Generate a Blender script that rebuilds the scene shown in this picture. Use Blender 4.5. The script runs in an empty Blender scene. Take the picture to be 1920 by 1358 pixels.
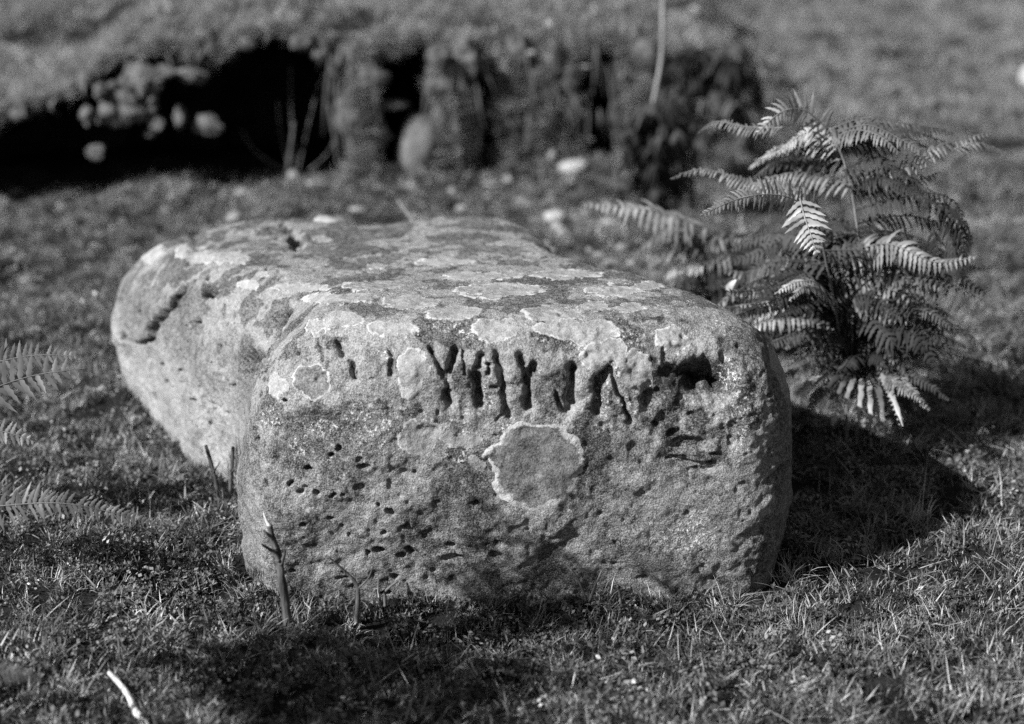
import bpy, math, random
import numpy as np
from mathutils import Vector

R = math.radians
rnd = random.Random(7)
rng = np.random.default_rng(11)
SC = bpy.context.scene
COL = SC.collection

# ------------------------------------------------------------------ camera
CAM = np.array([0.0, -3.2, 1.67]); PITCH = R(20.0); FPX = 3300.0     # focal length in pixels of the 1920 px wide photograph
cd = bpy.data.cameras.new('camera'); cam = bpy.data.objects.new('camera', cd); COL.objects.link(cam)
cam.location = CAM; cam.rotation_euler = (R(90) - PITCH, 0, 0)
cd.sensor_width = 36.0; cd.lens = 36.0 * FPX / 1920.0
cd.clip_start = 0.05; cd.clip_end = 400
cd.dof.use_dof = True; cd.dof.focus_distance = 3.62; cd.dof.aperture_fstop = 1.5
SC.camera = cam

# ------------------------------------------------------------------ light
SUN = np.array([-0.70, -0.40, 0.60]); SUN /= np.linalg.norm(SUN)
world = bpy.data.worlds.new("World"); SC.world = world; world.use_nodes = True
wn = world.node_tree; wn.nodes.clear()
sky = wn.nodes.new('ShaderNodeTexSky'); sky.sky_type = 'NISHITA'; sky.sun_disc = False
sky.sun_elevation = math.asin(SUN[2]); sky.sun_rotation = math.atan2(SUN[0], SUN[1])
bw = wn.nodes.new('ShaderNodeRGBToBW')                                # black and white film
bg = wn.nodes.new('ShaderNodeBackground'); bg.inputs[1].default_value = 0.05
wo = wn.nodes.new('ShaderNodeOutputWorld')
wn.links.new(sky.outputs[0], bw.inputs[0]); wn.links.new(bw.outputs[0], bg.inputs[0]); wn.links.new(bg.outputs[0], wo.inputs[0])
sd = bpy.data.lights.new('sun', 'SUN'); sun = bpy.data.objects.new('sun', sd); COL.objects.link(sun)
sd.energy = 5.0; sd.angle = R(0.53); sd.color = (1, 1, 1)
sun.rotation_euler = Vector(-SUN).to_track_quat('-Z', 'Y').to_euler(); sun.location = (-4, -3, 4)
SC.view_settings.view_transform = 'Standard'; SC.view_settings.look = 'None'
SC.view_settings.exposure = 0.98; SC.view_settings.gamma = 1.0; SC.view_settings.use_curve_mapping = False
SC.render.engine = 'CYCLES'; SC.cycles.max_bounces = 5; SC.cycles.diffuse_bounces = 2
SC.cycles.transparent_max_bounces = 8; SC.cycles.use_denoising = False

# ------------------------------------------------------------------ helpers
cp, sp = math.cos(PITCH), math.sin(PITCH)
FWD = np.array([0, cp, -sp]); UPV = np.array([0, sp, cp]); RT = np.array([1.0, 0, 0])
def ray(px, py): return FWD + (px - 960) / FPX * RT + (679 - py) / FPX * UPV
def at(px, py, Y):                     # point of the sight line at depth Y
    d = ray(px, py); return CAM + d * ((Y - CAM[1]) / d[1])
def gp(px, py, z=0.0):                 # point of the sight line at height z
    d = ray(px, py); return CAM + d * ((z - CAM[2]) / d[2])
def proj(P):
    v = P - CAM; w = v @ FWD
    return 960 + FPX * (v @ RT) / w, 679 - FPX * (v @ UPV) / w

def _hash(ix, iy, iz, seed):
    h = (ix.astype(np.int64) * 374761393 + iy.astype(np.int64) * 668265263 + iz.astype(np.int64) * 2147483647 + seed * 1274126177) & 0xFFFFFFFF
    h = ((h ^ (h >> 13)) * 1274126177) & 0xFFFFFFFF
    h = ((h ^ (h >> 16)) * 2246822519) & 0xFFFFFFFF
    return ((h ^ (h >> 15)) & 0xFFFF) / 65535.0
def vn(P, s, seed=0):                  # value noise -1..1, feature size s
    q = P / s; i = np.floor(q); f = q - i; f = f * f * f * (f * (f * 6 - 15) + 10); i = i.astype(np.int64)
    r = 0
    for a in (0, 1):
        for b in (0, 1):
            for c in (0, 1):
                w = (f[:, 0] if a else 1 - f[:, 0]) * (f[:, 1] if b else 1 - f[:, 1]) * (f[:, 2] if c else 1 - f[:, 2])
                r = r + w * _hash(i[:, 0] + a, i[:, 1] + b, i[:, 2] + c, seed)
    return r * 2 - 1
def fbm(P, s, o, seed=0, g=0.5):
    r = 0; a = 1; t = 0
    for k in range(o):
        r = r + a * vn(P, s / 2 ** k, seed + k * 7); t += a; a *= g
    return r / t
def v2(x, y, s, o=1, seed=0):
    x, y = np.broadcast_arrays(np.asarray(x, float), np.asarray(y, float))
    P = np.stack([x.ravel(), y.ravel(), np.full(x.size, 3.7)], 1)
    return fbm(P, s, o, seed).reshape(x.shape)
def sst(a, b, x):
    t = np.clip((x - a) / (b - a), 0, 1); return t * t * (3 - 2 * t)

def tag(o, label=None, cat=None, group=None, kind=None):
    if label: o['label'] = label
    if cat: o['category'] = cat
    if group: o['group'] = group
    if kind: o['kind'] = kind
    return o
def mesh_obj(name, V, F, mat=None, parent=None, smooth=True, loc=None, link=True):
    me = bpy.data.meshes.new(name)
    V = np.asarray(V, dtype=np.float64)
    if isinstance(F, np.ndarray):
        me.vertices.add(len(V)); me.vertices.foreach_set('co', V.astype(np.float32).ravel())
        k = F.shape[1]; me.loops.add(F.size); me.loops.foreach_set('vertex_index', F.astype(np.int32).ravel())
        me.polygons.add(len(F)); me.polygons.foreach_set('loop_start', np.arange(0, F.size, k, dtype=np.int32))
        me.update(calc_edges=True)
    else:
        me.from_pydata(V.tolist(), [], F)
    me.polygons.foreach_set('use_smooth', [smooth] * len(me.polygons)); me.update()
    if mat: me.materials.append(mat)
    o = bpy.data.objects.new(name, me)
    if link: COL.objects.link(o)
    if parent is not None: o.parent = parent
    if loc is not None: o.location = loc
    return o
def empty(name, loc):
    o = bpy.data.objects.new(name, None); COL.objects.link(o); o.location = loc; o.empty_display_size = .1; return o
def attr(me, name, arr):
    a = me.attributes.new(name, 'FLOAT', 'POINT'); a.data.foreach_set('value', np.asarray(arr, np.float32))

class NT:
    def __init__(s, name):
        s.m = bpy.data.materials.new(name); s.m.use_nodes = True; s.t = s.m.node_tree; s.t.nodes.clear()
        s.out = s.n('ShaderNodeOutputMaterial'); s.co = s.n('ShaderNodeTexCoord').outputs['Object']
    def n(s, t, **k):
        x = s.t.nodes.new(t)
        for a, b in k.items(): setattr(x, a, b)
        return x
    def set(s, i, v):
        if isinstance(v, bpy.types.NodeSocket): s.t.links.new(v, i)
        else: i.default_value = v
    def noise(s, scale, detail=3, rough=.5, co=None):
        x = s.n('ShaderNodeTexNoise'); s.set(x.inputs['Vector'], co or s.co); x.inputs['Scale'].default_value = scale
        x.inputs['Detail'].default_value = detail; x.inputs['Roughness'].default_value = rough; return x.outputs[0]
    def vor(s, scale, out='Distance', feat='F1'):
        x = s.n('ShaderNodeTexVoronoi', feature=feat); s.set(x.inputs['Vector'], s.co); x.inputs['Scale'].default_value = scale; return x.outputs[out]
    def math(s, op, a, b=0.0, c=None):
        x = s.n('ShaderNodeMath', operation=op); s.set(x.inputs[0], a); s.set(x.inputs[1], b)
        if c is not None: s.set(x.inputs[2], c)
        return x.outputs[0]
    def mr(s, v, a, b, c=0.0, d=1.0):
        x = s.n('ShaderNodeMapRange', interpolation_type='SMOOTHSTEP'); s.set(x.inputs[0], v)
        for i, q in enumerate((a, b, c, d)): x.inputs[i + 1].default_value = q
        return x.outputs[0]
    def mix(s, f, a, b):
        x = s.n('ShaderNodeMix', data_type='FLOAT'); s.set(x.inputs[0], f); s.set(x.inputs[2], a); s.set(x.inputs[3], b); return x.outputs[0]
    def attr(s, name):
        x = s.n('ShaderNodeAttribute', attribute_name=name); return x.outputs['Fac']
    def rand(s): return s.n('ShaderNodeObjectInfo').outputs['Random']
    def finish(s, grey, rough=.85, spec=.3, bump=None, bd=.002, trans=0.0):
        cc = s.n('ShaderNodeCombineColor')
        for i in range(3): s.set(cc.inputs[i], grey)
        b = s.n('ShaderNodeBsdfPrincipled'); s.t.links.new(cc.outputs[0], b.inputs['Base Color'])
        s.set(b.inputs['Roughness'], rough); b.inputs['Specular IOR Level'].default_value = spec
        if bump is not None:
            bp = s.n('ShaderNodeBump'); bp.inputs['Distance'].default_value = bd; bp.inputs['Strength'].default_value = 1.0
            s.set(bp.inputs['Height'], bump); s.t.links.new(bp.outputs[0], b.inputs['Normal'])
        o = b.outputs[0]
        if trans:
            tr = s.n('ShaderNodeBsdfTranslucent'); s.t.links.new(cc.outputs[0], tr.inputs[0])
            mx = s.n('ShaderNodeMixShader'); mx.inputs[0].default_value = trans
            s.t.links.new(o, mx.inputs[1]); s.t.links.new(tr.outputs[0], mx.inputs[2]); o = mx.outputs[0]
        s.t.links.new(o, s.out.inputs[0]); return s.m

# ------------------------------------------------------------------ materials
def mat_stone():
    n = NT('weathered_sandstone')
    tone = n.attr('tone'); flake = n.attr('flake')
    g = n.mr(n.noise(9, 6, .65), .3, .7, -.035, .035)
    g2 = n.mr(n.noise(75, 5, .7), .32, .68, -.05, .05)
    sp_ = n.mr(n.noise(330, 3, .7), .35, .65, -.095, .095)
    base = n.math('ADD', n.math('ADD', tone, g), n.math('ADD', g2, sp_))
    dark = n.mr(n.noise(260, 2, .6), .60, .70)
    base = n.math('MULTIPLY', base, n.mix(dark, 1.0, .35))
    fl = n.math('MULTIPLY', n.mr(n.noise(140, 4, .7), .50, .60), flake)
    col = n.math('MAXIMUM', n.mix(fl, base, .62), .02)
    h = n.math('ADD', n.math('MULTIPLY', n.noise(60, 6, .7), .9), n.math('MULTIPLY', n.noise(280, 3, .6), .45))
    h = n.math('ADD', h, n.math('MULTIPLY', fl, .25))
    return n.finish(col, .92, .2, h, .0085)
def mat_lichen(name, mid, rim):
    n = NT(name)
    r = n.attr('rim')
    w = n.math('ADD', r, n.mr(n.noise(160, 4, .7), .3, .7, -.35, .35))
    base = n.mix(n.mr(w, .35, .8), mid, rim)
    base = n.math('ADD', base, n.mr(n.noise(300, 3, .7), .3, .7, -.075, .075))
    base = n.math('ADD', base, n.mr(n.noise(32, 6, .7), .3, .7, -.06, .06))
    h = n.math('ADD', n.math('MULTIPLY', n.noise(110, 5, .65), .6), n.math('MULTIPLY', n.noise(420, 3, .6), .3))
    return n.finish(n.math('MAXIMUM', base, .02), .95, .15, h, .005)
def mat_soil():
    n = NT('dark_soil')
    b = n.mr(n.noise(14, 6, .7), .3, .7, .008, .03)
    return n.finish(b, .95, .1, n.noise(60, 6, .7), .02)
def mat_leaf(name, lo, hi, trans=.3, rough=.5, spec=.4, scale=20, pw_=1.0):
    n = NT(name)
    v = n.mix(n.math('POWER', n.rand(), pw_), lo, hi)
    v = n.math('MULTIPLY', v, n.mr(n.noise(scale, 3), .3, .7, .65, 1.35))
    return n.finish(v, rough, spec, trans=trans)
def mat_wood(name, lo, hi, sc=60):
    n = NT(name)
    m = n.n('ShaderNodeMapping'); m.inputs['Scale'].default_value = (1, 1, .12); n.t.links.new(n.co, m.inputs[0])
    a = n.noise(sc, 5, .7, co=m.outputs[0])
    return n.finish(n.mr(a, .32, .68, lo, hi), .85, .25, a, .004)
def mat_rock(name, lo, hi):
    n = NT(name)
    v = n.mr(n.math('ADD', n.math('MULTIPLY', n.noise(10, 6, .7), .6), n.math('MULTIPLY', n.noise(60, 4, .7), .4)), .35, .65, lo, hi)
    return n.finish(v, .9, .2, n.noise(40, 7, .7), .012)

M = dict(
    stone=mat_stone(), lichen=mat_lichen('grey_lichen', .24, .38), lichen_dark=mat_lichen('dull_grey_lichen', .14, .36),
    lichen_pale=mat_lichen('pale_lichen', .27, .35),
    soil=mat_soil(), grass=mat_leaf('short_grass_blades', .022, .38, .22, .42, .5, pw_=1.8), grass_far=mat_leaf('field_grass_blades', .12, .32, .3, .5, .4),
    moss=mat_leaf('moss_shoots', .03, .15, .2, .6, .3), straw=mat_leaf('dry_straw', .18, .5, .25, .5, .4),
    bracken=mat_leaf('bracken_leaflets', .22, .28, .2, .42, .5), bracken_dull=mat_leaf('dark_grey_bracken_leaflets', .04, .08, .2, .5, .4), bracken_dark=mat_leaf('browned_and_shaded_bracken_leaflets', .018, .05, .08, .65, .1),  # bright and dark leaflet copies paint lit and shaded fronds; dark also for withered
    bracken_mid=mat_leaf('dull_bracken_leaflets', .075, .14, .2, .5, .4),  # grey between the lit and shaded leaflet colours
    stalk=mat_wood('bracken_stalk_skin', .09, .2), dead=mat_wood('dead_stalk_bark', .025, .12), pale=mat_wood('bleached_stalk', .16, .34),
    bleached=mat_wood('bleached_stick_wood', .22, .62), clod=mat_rock('crumbling_earth_clods', .05, .17), root=mat_leaf('hanging_roots', .07, .17, .1), torn=mat_wood('torn_pale_wood', .45, .7), rock=mat_rock('bank_rock', .16, .34), boulder=mat_rock('grey_boulder_rock', .08, .17), pale_rock=mat_rock('pale_rock', .26, .46))

# ------------------------------------------------------------------ the lie of the land
def pl(x, xs, ys): return np.interp(x, xs, ys)
def lipY(x):
    return pl(x, [-6, -2.1, -.6, .6, 1.4, 6], [2.7, 3.05, 3.45, 3.85, 4.0, 4.3]) + .07 * v2(x, 0 * x, .35, 3, 5)
def bankH(x):
    return pl(x, [-9, -3, -2.2, -1.6, -1.3, -.6, .4, .75, 1.0, 1.35, 9], [.05, .2, .32, .42, .58, .57, .50, .43, .20, .0, .0]) + .065 * v2(x, 0 * x, .22, 4, 77) * sst(1.2, .7, np.abs(x + .7) / 1.6) 
def under(x):
    u = pl(x, [-3, -2.35, -2.15, -.75, -.66, -.60, -.55, -.50, -.34, -.28, -.2, -.16, -.08, -.03, .0, .03, .08, .12, .2, .26, .42, .46, .52, .56, .62, .8, 1.1], [0, .25, .9, .9, .45, .0, .0, .5, .45, .0, .0, .3, .3, .0, .0, .22, .22, .0, .0, .4, .4, .05, .0, .25, .2, .0, 0.0])
    return u + np.clip(.10 * v2(x, 0 * x, .09, 2, 9), -.08, .12) * (u > .05)
def floorZ(x, y):
    near = np.exp(-((x / 3.5) ** 2))
    z = .028 * v2(x, y, .42, 2, 21) + .020 * v2(x, y, .12, 3, 22)
    z = z - .022 * np.exp(-((y + .03) / .16) ** 2) * sst(.9, .6, np.abs(x))
    z = z + .018 * sst(.3, 2.0, y) * near
    z = z - .045 * np.exp(-(((x + .05) / .35) ** 2 + ((y + .16) / .13) ** 2))          # hollow added before the stone to darken the front turf
    z = z - .03 * np.exp(-(((x + .80) / .16) ** 2 + ((y - .50) / .16) ** 2))
    z = z - .03 * np.exp(-(((x - .72) / .2) ** 2 + ((y - .35) / .4) ** 2)) + .05 * v2(x, y, .33, 2, 23) * sst(1.0, 1.8, y)
    return z
def fieldZ(x, y):
    L = lipY(x); t = np.maximum(y - L, 0)
    z = bankH(x) + .035 * t + .05 * v2(x, y, .9, 2, 31) * sst(0, .6, t) + .03 * v2(x, y, .25, 3, 32)
    # hollow in the turf, upper left
    z = z - .38 * np.exp(-(((x + 2.0) / .26) ** 2 + ((y - 4.55) / .22) ** 2))
    return z

def build_ground():
    xs = np.concatenate([np.linspace(-90, -4, 22), np.linspace(-3.9, -2.7, 25), np.arange(-2.65, 2.66, .018), np.linspace(2.8, 4, 20), np.linspace(5, 90, 22)])
    n = len(xs); L = lipY(xs); U = under(xs); H = bankH(xs); rows = []
    for y in np.concatenate([np.linspace(-30, -1.6, 12), np.arange(-1.4, 2.4, .025)]):
        rows.append((xs, np.full(n, y), floorZ(xs, np.full(n, y))))
    for t in np.linspace(0, 1, 60)[1:]:                                  # floor up to the foot of the bank, in under it
        y = 2.4 + (L + U - 2.4) * t
        rows.append((xs, y, floorZ(xs, y) - .06 * sst(.75, 1, t) * (U > .2)))
    zf = rows[-1][2]; roof = np.minimum(.05, .35 * H + 1e-3)
    for t in np.linspace(0, 1, 15)[1:]:                                  # back wall
        y = L + U - .06 * t * np.minimum(1, U * 4) + .14 * v2(xs, t * .6, .17, 3, 41) * np.minimum(1, H * 5) * (t < .99)
        rows.append((xs, y, zf + (H - roof - zf) * t))
    for t in np.linspace(0, 1, 16)[1:]:                                  # underside of the turf
        y = (L + U - .06 * np.minimum(1, U * 4)) * (1 - t) + (L - .02) * t
        rows.append((xs, y, H - roof + .02 * v2(xs, y, .06, 2, 43) * np.minimum(1, H * 5)))
    for t in np.linspace(0, 1, 7)[1:]:                                   # lip
        a = math.pi * (t - .5)
        rows.append((xs, L - .02 - .035 * np.cos(a) * np.minimum(1, H * 5) + .03 * t, H - roof * .5 + roof * .5 * math.sin(a)))
    for t in np.concatenate([np.arange(0.04, 3, .05), np.linspace(3.2, 9, 40), np.linspace(10, 150, 30)]):
        y = L + t
        rows.append((xs, y, fieldZ(xs, y) * sst(0, .12, t) + H * (1 - sst(0, .12, t))))
    V = np.stack([np.stack(r, 1) for r in rows]).reshape(-1, 3); m = len(rows)
    P = V.copy()
    j, i = np.meshgrid(np.arange(m - 1), np.arange(n - 1), indexing='ij'); a = (j * n + i).ravel()
    F = np.stack([a, a + 1, a + n + 1, a + n], 1)
    return tag(mesh_obj('ground', V, F, M['soil']), 'rough ground with a low undercut turf bank crossing behind the stone', None, None, 'structure')
build_ground()

# ------------------------------------------------------------------ the carved stone
def catmull(pts, k=10):
    pts = np.array(pts, float); out = []
    n = len(pts)
    for i in range(n):
        p0, p1, p2, p3 = pts[i - 1], pts[i], pts[(i + 1) % n], pts[(i + 2) % n]
        for t in np.linspace(0, 1, k, endpoint=False):
            out.append(.5 * ((2 * p1) + (-p0 + p2) * t + (2 * p0 - 5 * p1 + 4 * p2 - p3) * t * t + (-p0 + 3 * p1 - 3 * p2 + p3) * t ** 3))
    return np.array(out)
PLAN = catmull([(-.44, .00), (-.1, .0), (.25, .005), (.47, .015), (.555, .09), (.57, .22), (.49, .42), (.33, .60), (.18, .80), (.12, 1.02), (.10, 1.25),
                (-.06, 1.41), (-.45, 1.44), (-.80, 1.42), (-.98, 1.32), (-1.04, 1.17), (-.95, .98), (-.80, .74), (-.64, .50), (-.575, .32), (-.575, .15), (-.53, .05)], 8)
def sdf2(X, Y, poly):
    P = np.stack([X.ravel(), Y.ravel()], 1); d = np.full(len(P), 1e9); s = np.ones(len(P)); n = len(poly)
    for i in range(n):
        a = poly[i]; b = poly[i - 1]; e = b - a; w = P - a
        t = np.clip((w @ e) / (e @ e), 0, 1); q = w - t[:, None] * e; d = np.minimum(d, (q * q).sum(1))
        c1 = P[:, 1] >= a[1]; c2 = P[:, 1] < b[1]; c3 = e[0] * w[:, 1] > e[1] * w[:, 0]
        s = np.where((c1 & c2 & c3) | (~c1 & ~c2 & ~c3), -s, s)
    return (s * np.sqrt(d)).reshape(X.shape)
def stone_top(X, Y):
    h = .575 - .112 * Y
    h = h - .05 * sst(-.45, -1.0, X) * sst(.5, 1.1, Y)
    h = h - .03 * sst(.3, .6, X)
    h = h + .022 * np.exp(-(((X + .72) / .25) ** 2 + ((Y - 1.25) / .2) ** 2)) + .02 * np.exp(-(((X + .12) / .2) ** 2 + ((Y - 1.25) / .2) ** 2))
    h = h - .018 * np.exp(-(((X + .42) / .14) ** 2 + ((Y - 1.3) / .3) ** 2))
    return h
def smin_blend(a, b, k): return a
HS = .0112
def surface_nets():
    gx = np.arange(-1.25, .72, HS); gy = np.arange(-.12, 1.6, HS); gz = np.arange(-.14, .68, HS)
    X, Y = np.meshgrid(gx, gy, indexing='ij')
    D = sdf2(X, Y, PLAN); T = stone_top(X, Y)
    Rr = .10 + .07 * sst(.2, .5, X) + .10 * sst(-.15, -.5, X) * sst(.9, .3, Y) + .05 * sst(-.5, -.8, X) + .04 * sst(.9, 1.3, Y)
    Z = gz[None, None, :]
    lean = (.12 + .5 * sst(-.25, -.55, X) * sst(.8, .3, Y))[:, :, None] * np.clip(Z - .12, 0, 1) ** 2 + .10 * np.clip(.18 - Z, 0, .3)      # the sides draw in a little upwards
    a = (D[:, :, None] + lean + Rr[:, :, None]); b = Z - T[:, :, None] + Rr[:, :, None]
    F = np.minimum(np.maximum(a, b), 0) + np.hypot(np.maximum(a, 0), np.maximum(b, 0)) - Rr[:, :, None]
    F = np.maximum(F, -.12 - Z + 0 * F)
    F = F.astype(np.float32); s = F < 0
    c = np.zeros(tuple(k - 1 for k in F.shape), int)
    nx, ny, nz = c.shape
    for i in (0, 1):
        for j in (0, 1):
            for k in (0, 1): c += s[i:nx + i, j:ny + j, k:nz + k]
    act = np.argwhere((c > 0) & (c < 8)); idx = -np.ones(c.shape, int); idx[tuple(act.T)] = np.arange(len(act))
    acc = np.zeros((len(act), 3)); cnt = np.zeros(len(act))
    E = []
    for ax in range(3):
        o = [k for k in range(3) if k != ax]
        for u in (0, 1):
            for v in (0, 1):
                p = [0, 0, 0]; p[o[0]] = u; p[o[1]] = v; q = list(p); q[ax] = 1; E.append((p, q))
    for p, q in E:
        A = act + p; B = act + q; fa = F[tuple(A.T)]; fb = F[tuple(B.T)]; m = (fa < 0) != (fb < 0)
        t = np.where(m, fa / np.where(fa == fb, 1, fa - fb), 0); pt = A + (B - A) * t[:, None]
        acc[m] += pt[m]; cnt[m] += 1
    V = acc / cnt[:, None] * HS + np.array([gx[0], gy[0], gz[0]])
    Q = []
    for ax in range(3):
        o = [(ax + 1) % 3, (ax + 2) % 3]
        sl0 = [slice(None)] * 3; sl1 = [slice(None)] * 3; sl0[ax] = slice(0, -1); sl1[ax] = slice(1, None)
        ch = s[tuple(sl0)] != s[tuple(sl1)]; pos = s[tuple(sl0)]
        e = np.argwhere(ch); e = e[(e[:, o[0]] > 0) & (e[:, o[1]] > 0) & (e[:, o[0]] < c.shape[o[0]]) & (e[:, o[1]] < c.shape[o[1]])]
        fl = pos[tuple(e.T)]
        def ci(du, dv):
            t = e.copy(); t[:, o[0]] += du; t[:, o[1]] += dv; return idx[tuple(t.T)]
        q = np.stack([ci(-1, -1), ci(0, -1), ci(0, 0), ci(-1, 0)], 1)
        q[~fl] = q[~fl][:, ::-1]; Q.append(q)
    return V, np.concatenate(Q)
V0, Q0 = surface_nets()
tmp = mesh_obj('tmp', V0, Q0)
md = tmp.modifiers.new('s', 'SUBSURF'); md.levels = 2; md.subdivision_type = 'CATMULL_CLARK'
dg = bpy.context.evaluated_depsgraph_get(); dg.update()
em = tmp.evaluated_get(dg).to_mesh()
nv = len(em.vertices); V = np.empty(nv * 3, np.float32); em.vertices.foreach_get('co', V); V = V.reshape(-1, 3).astype(float)
Q = np.empty(len(em.loops), np.int32); em.loops.foreach_get('vertex_index', Q); Q = Q.reshape(-1, 4)
tmp.evaluated_get(dg).to_mesh_clear(); tmq = tmp.data; bpy.data.objects.remove(tmp); bpy.data.meshes.remove(tmq)
def vnormals(V, Q):
    fn = np.cross(V[Q[:, 2]] - V[Q[:, 0]], V[Q[:, 3]] - V[Q[:, 1]]); N = np.zeros_like(V)
    for k in range(4):
        for c in range(3): N[:, c] += np.bincount(Q[:, k], fn[:, c], minlength=len(V))
    return N / (np.linalg.norm(N, axis=1, keepdims=True) + 1e-12)
N = vnormals(V, Q)
def front_n(N): return sst(.3, .7, -N[:, 1])
# broad lumps and dressing of the surface
V = V + N * (.018 * fbm(V, .30, 2, 3) + .010 * fbm(V, .085, 3, 13) * (1 - .65 * sst(.5, .85, N[:, 2])))[:, None]
N = vnormals(V, Q)
PX, PY = proj(V)
vis = sst(.02, .15, -(N * ((V - CAM) / np.linalg.norm(V - CAM, axis=1, keepdims=True))).sum(1))
wob = 3.2 * np.stack([vn(V, .018, 51), vn(V, .018, 52)], 1) + 1.6 * np.stack([vn(V, .007, 53), vn(V, .007, 54)], 1)
WX, WY = PX + wob[:, 0], PY + wob[:, 1]
disp = np.zeros(nv)
def seg_d(x0, y0, x1, y1):
    ex, ey = x1 - x0, y1 - y0; t = np.clip(((WX - x0) * ex + (WY - y0) * ey) / (ex * ex + ey * ey + 1e-9), 0, 1)
    return np.hypot(WX - x0 - t * ex, WY - y0 - t * ey)
def groove(pts, w, depth):             # a cut with steep walls
    d = np.full(nv, 1e9)
    for (a, b) in zip(pts[:-1], pts[1:]): d = np.minimum(d, seg_d(*a, *b))
    g = 1 - sst(w * .15, w * 1.0, d); halo = (1 - sst(w * .5, w * 2.2, d)) * .2
    return (g + halo) * depth * CUTN * vis
def pit(x, y, rx, ry, depth, sharp=.45):
    d = np.hypot((WX - x) / rx, (WY - y) / ry); return (1 - sst(sharp, 1.15, d)) * depth * vis
CUTN = np.clip(1.0 + .38 * vn(V, .022, 55), .6, 1.4)
# letters, left to right
LET = [
    ('worn letter', [([(633, 638), (637, 664)], 7, .016), ([(598, 637), (602, 675)], 4, .008), ([(657, 682), (663, 705)], 6, .014)]),
    ('broad damaged letter', [([(730, 655), (731, 700)], 8, .018), ([(700, 660), (722, 668), (720, 690)], 17, .008)]),
    ('Y letter', [([(808, 650), (820, 680), (832, 710)], 6, .017), ([(853, 652), (846, 676), (839, 702)], 9, .024), ([(839, 706), (838, 735)], 6, .012), ([(838, 738), (841, 757)], 11, .026)]),
    ('broken upright letter', [([(870, 658), (874, 704)], 4, .009), ([(902, 666), (896, 690)], 10, .024), ([(894, 706), (898, 735), (901, 761)], 11, .026), ([(917, 686), (914, 702)], 5, .014)]),
    ('slanted letter', [([(932, 660), (936, 700), (950, 760), (954, 783)], 7.5, .019), ([(921, 726), (930, 728)], 5, .008), ([(934, 788), (946, 781)], 4, .008)]),
    ('Y letter', [([(976, 666), (984, 692), (991, 722), (992, 745)], 7.5, .02), ([(1003, 685), (996, 704)], 10, .024), ([(990, 752), (993, 768)], 9, .022)]),
    ('I letter', [([(1073, 686), (1073, 720), (1071, 752)], 11, .028), ([(1068, 758), (1063, 772)], 8, .012), ([(1045, 738), (1056, 770)], 6, .010)]),
    ('inverted V letter', [([(1142, 692), (1132, 706), (1122, 722), (1121, 775)], 10.5, .026), ([(1146, 698), (1158, 728), (1171, 760), (1181, 790)], 6, .02)])]
letter_w = []
for nm, strokes in LET:
    g = np.zeros(nv)
    for s_ in strokes: g = np.maximum(g, groove(*s_))
    letter_w.append(g); disp -= g
PITS = [(1230, 797, 8, 8, .016), (535, 753, 5, 5, .014), (478, 805, 5, 5, .01), (483, 824, 6, 6, .01), (633, 843, 8, 7, .018), (621, 853, 7, 5, .016), (579, 877, 8, 7, .02),
        (683, 874, 15, 6, .02), (544, 906, 7, 6, .016), (570, 914, 6, 5, .012), (561, 922, 8, 6, .018), (596, 925, 9, 7, .02), (624, 932, 5, 5, .014), (642, 927, 5, 5, .014),
        (710, 947, 5, 5, .014), (731, 961, 8, 6, .018), (621, 972, 9, 6, .018), (568, 985, 9, 5, .016), (891, 946, 8, 8, .02), (761, 987, 7, 5, .016), (718, 1000, 7, 5, .014),
        (710, 1033, 13, 8, .022), (690, 1037, 6, 5, .014), (753, 1041, 13, 6, .02), (770, 1032, 9, 7, .022), (845, 1024, 13, 6, .02), (850, 1048, 24, 9, .012), (930, 1042, 14, 10, .014),
        (550, 1071, 7, 5, .016), (697, 1078, 5, 5, .012), (742, 1082, 8, 5, .018), (724, 1112, 12, 5, .014), (640, 985, 4, 4, .01), (656, 1003, 4, 4, .01),
        (393, 545, 15, 15, .05), (372, 605, 8, 4, .014), (303, 684, 6, 5, .018), (361, 751, 6, 6, .018), (338, 697, 5, 4, .014), (311, 719, 5, 9, .014), (437, 723, 8, 4, .016),
        (234, 564, 5, 6, .02), (269, 585, 5, 6, .016), (391, 522, 6, 6, .018), (366, 523, 5, 4, .016), (351, 460, 9, 4, .018), (557, 452, 16, 20, .028), (545, 434, 14, 6, .012),
        (476, 682, 28, 30, .045, .1), (462, 705, 12, 12, .012), (717, 507, 8, 3, .012), (700, 507, 40, 3, .004), (660, 545, 12, 3, .010), (790, 625, 14, 3, .010), (420, 585, 6, 26, .008),
        (1318, 712, 66, 56, .03, .0), (1316, 706, 44, 40, .085, .35), (1350, 705, 24, 30, .03, .2), (1262, 700, 26, 22, .014), (1350, 735, 30, 22, .018), (1215, 750, 18, 28, .012), (1235, 735, 8, 10, .012),
        (1290, 835, 42, 18, .012), (1300, 868, 40, 7, .014), (1262, 812, 14, 8, .012), (1320, 880, 22, 8, .012), (1372, 826, 12, 14, .008), (1270, 860, 20, 5, .012)]
pitw = np.zeros(nv)
for p in PITS:
    p = (p[0], p[1], p[2] * (.86 if p[2] < 14 else 1), p[3] * (.9 if p[2] < 14 else 1)) + tuple(p[4:]); g = pit(*p); disp -= g; pitw = np.maximum(pitw, g)
cav = np.maximum(pit(1305, 705, 58, 42, 1.0), pit(1335, 700, 45, 40, 1.0))
# grooves and cracks
disp -= groove([(541, 582), (530, 598), (518, 627)], 8, .022) + groove([(535, 585), (520, 596)], 9, .008)
disp -= groove([(378, 747), (402, 760), (426, 777)], 3, .010)
disp -= groove([(480, 432), (510, 428), (535, 420)], 3, .006)
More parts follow.
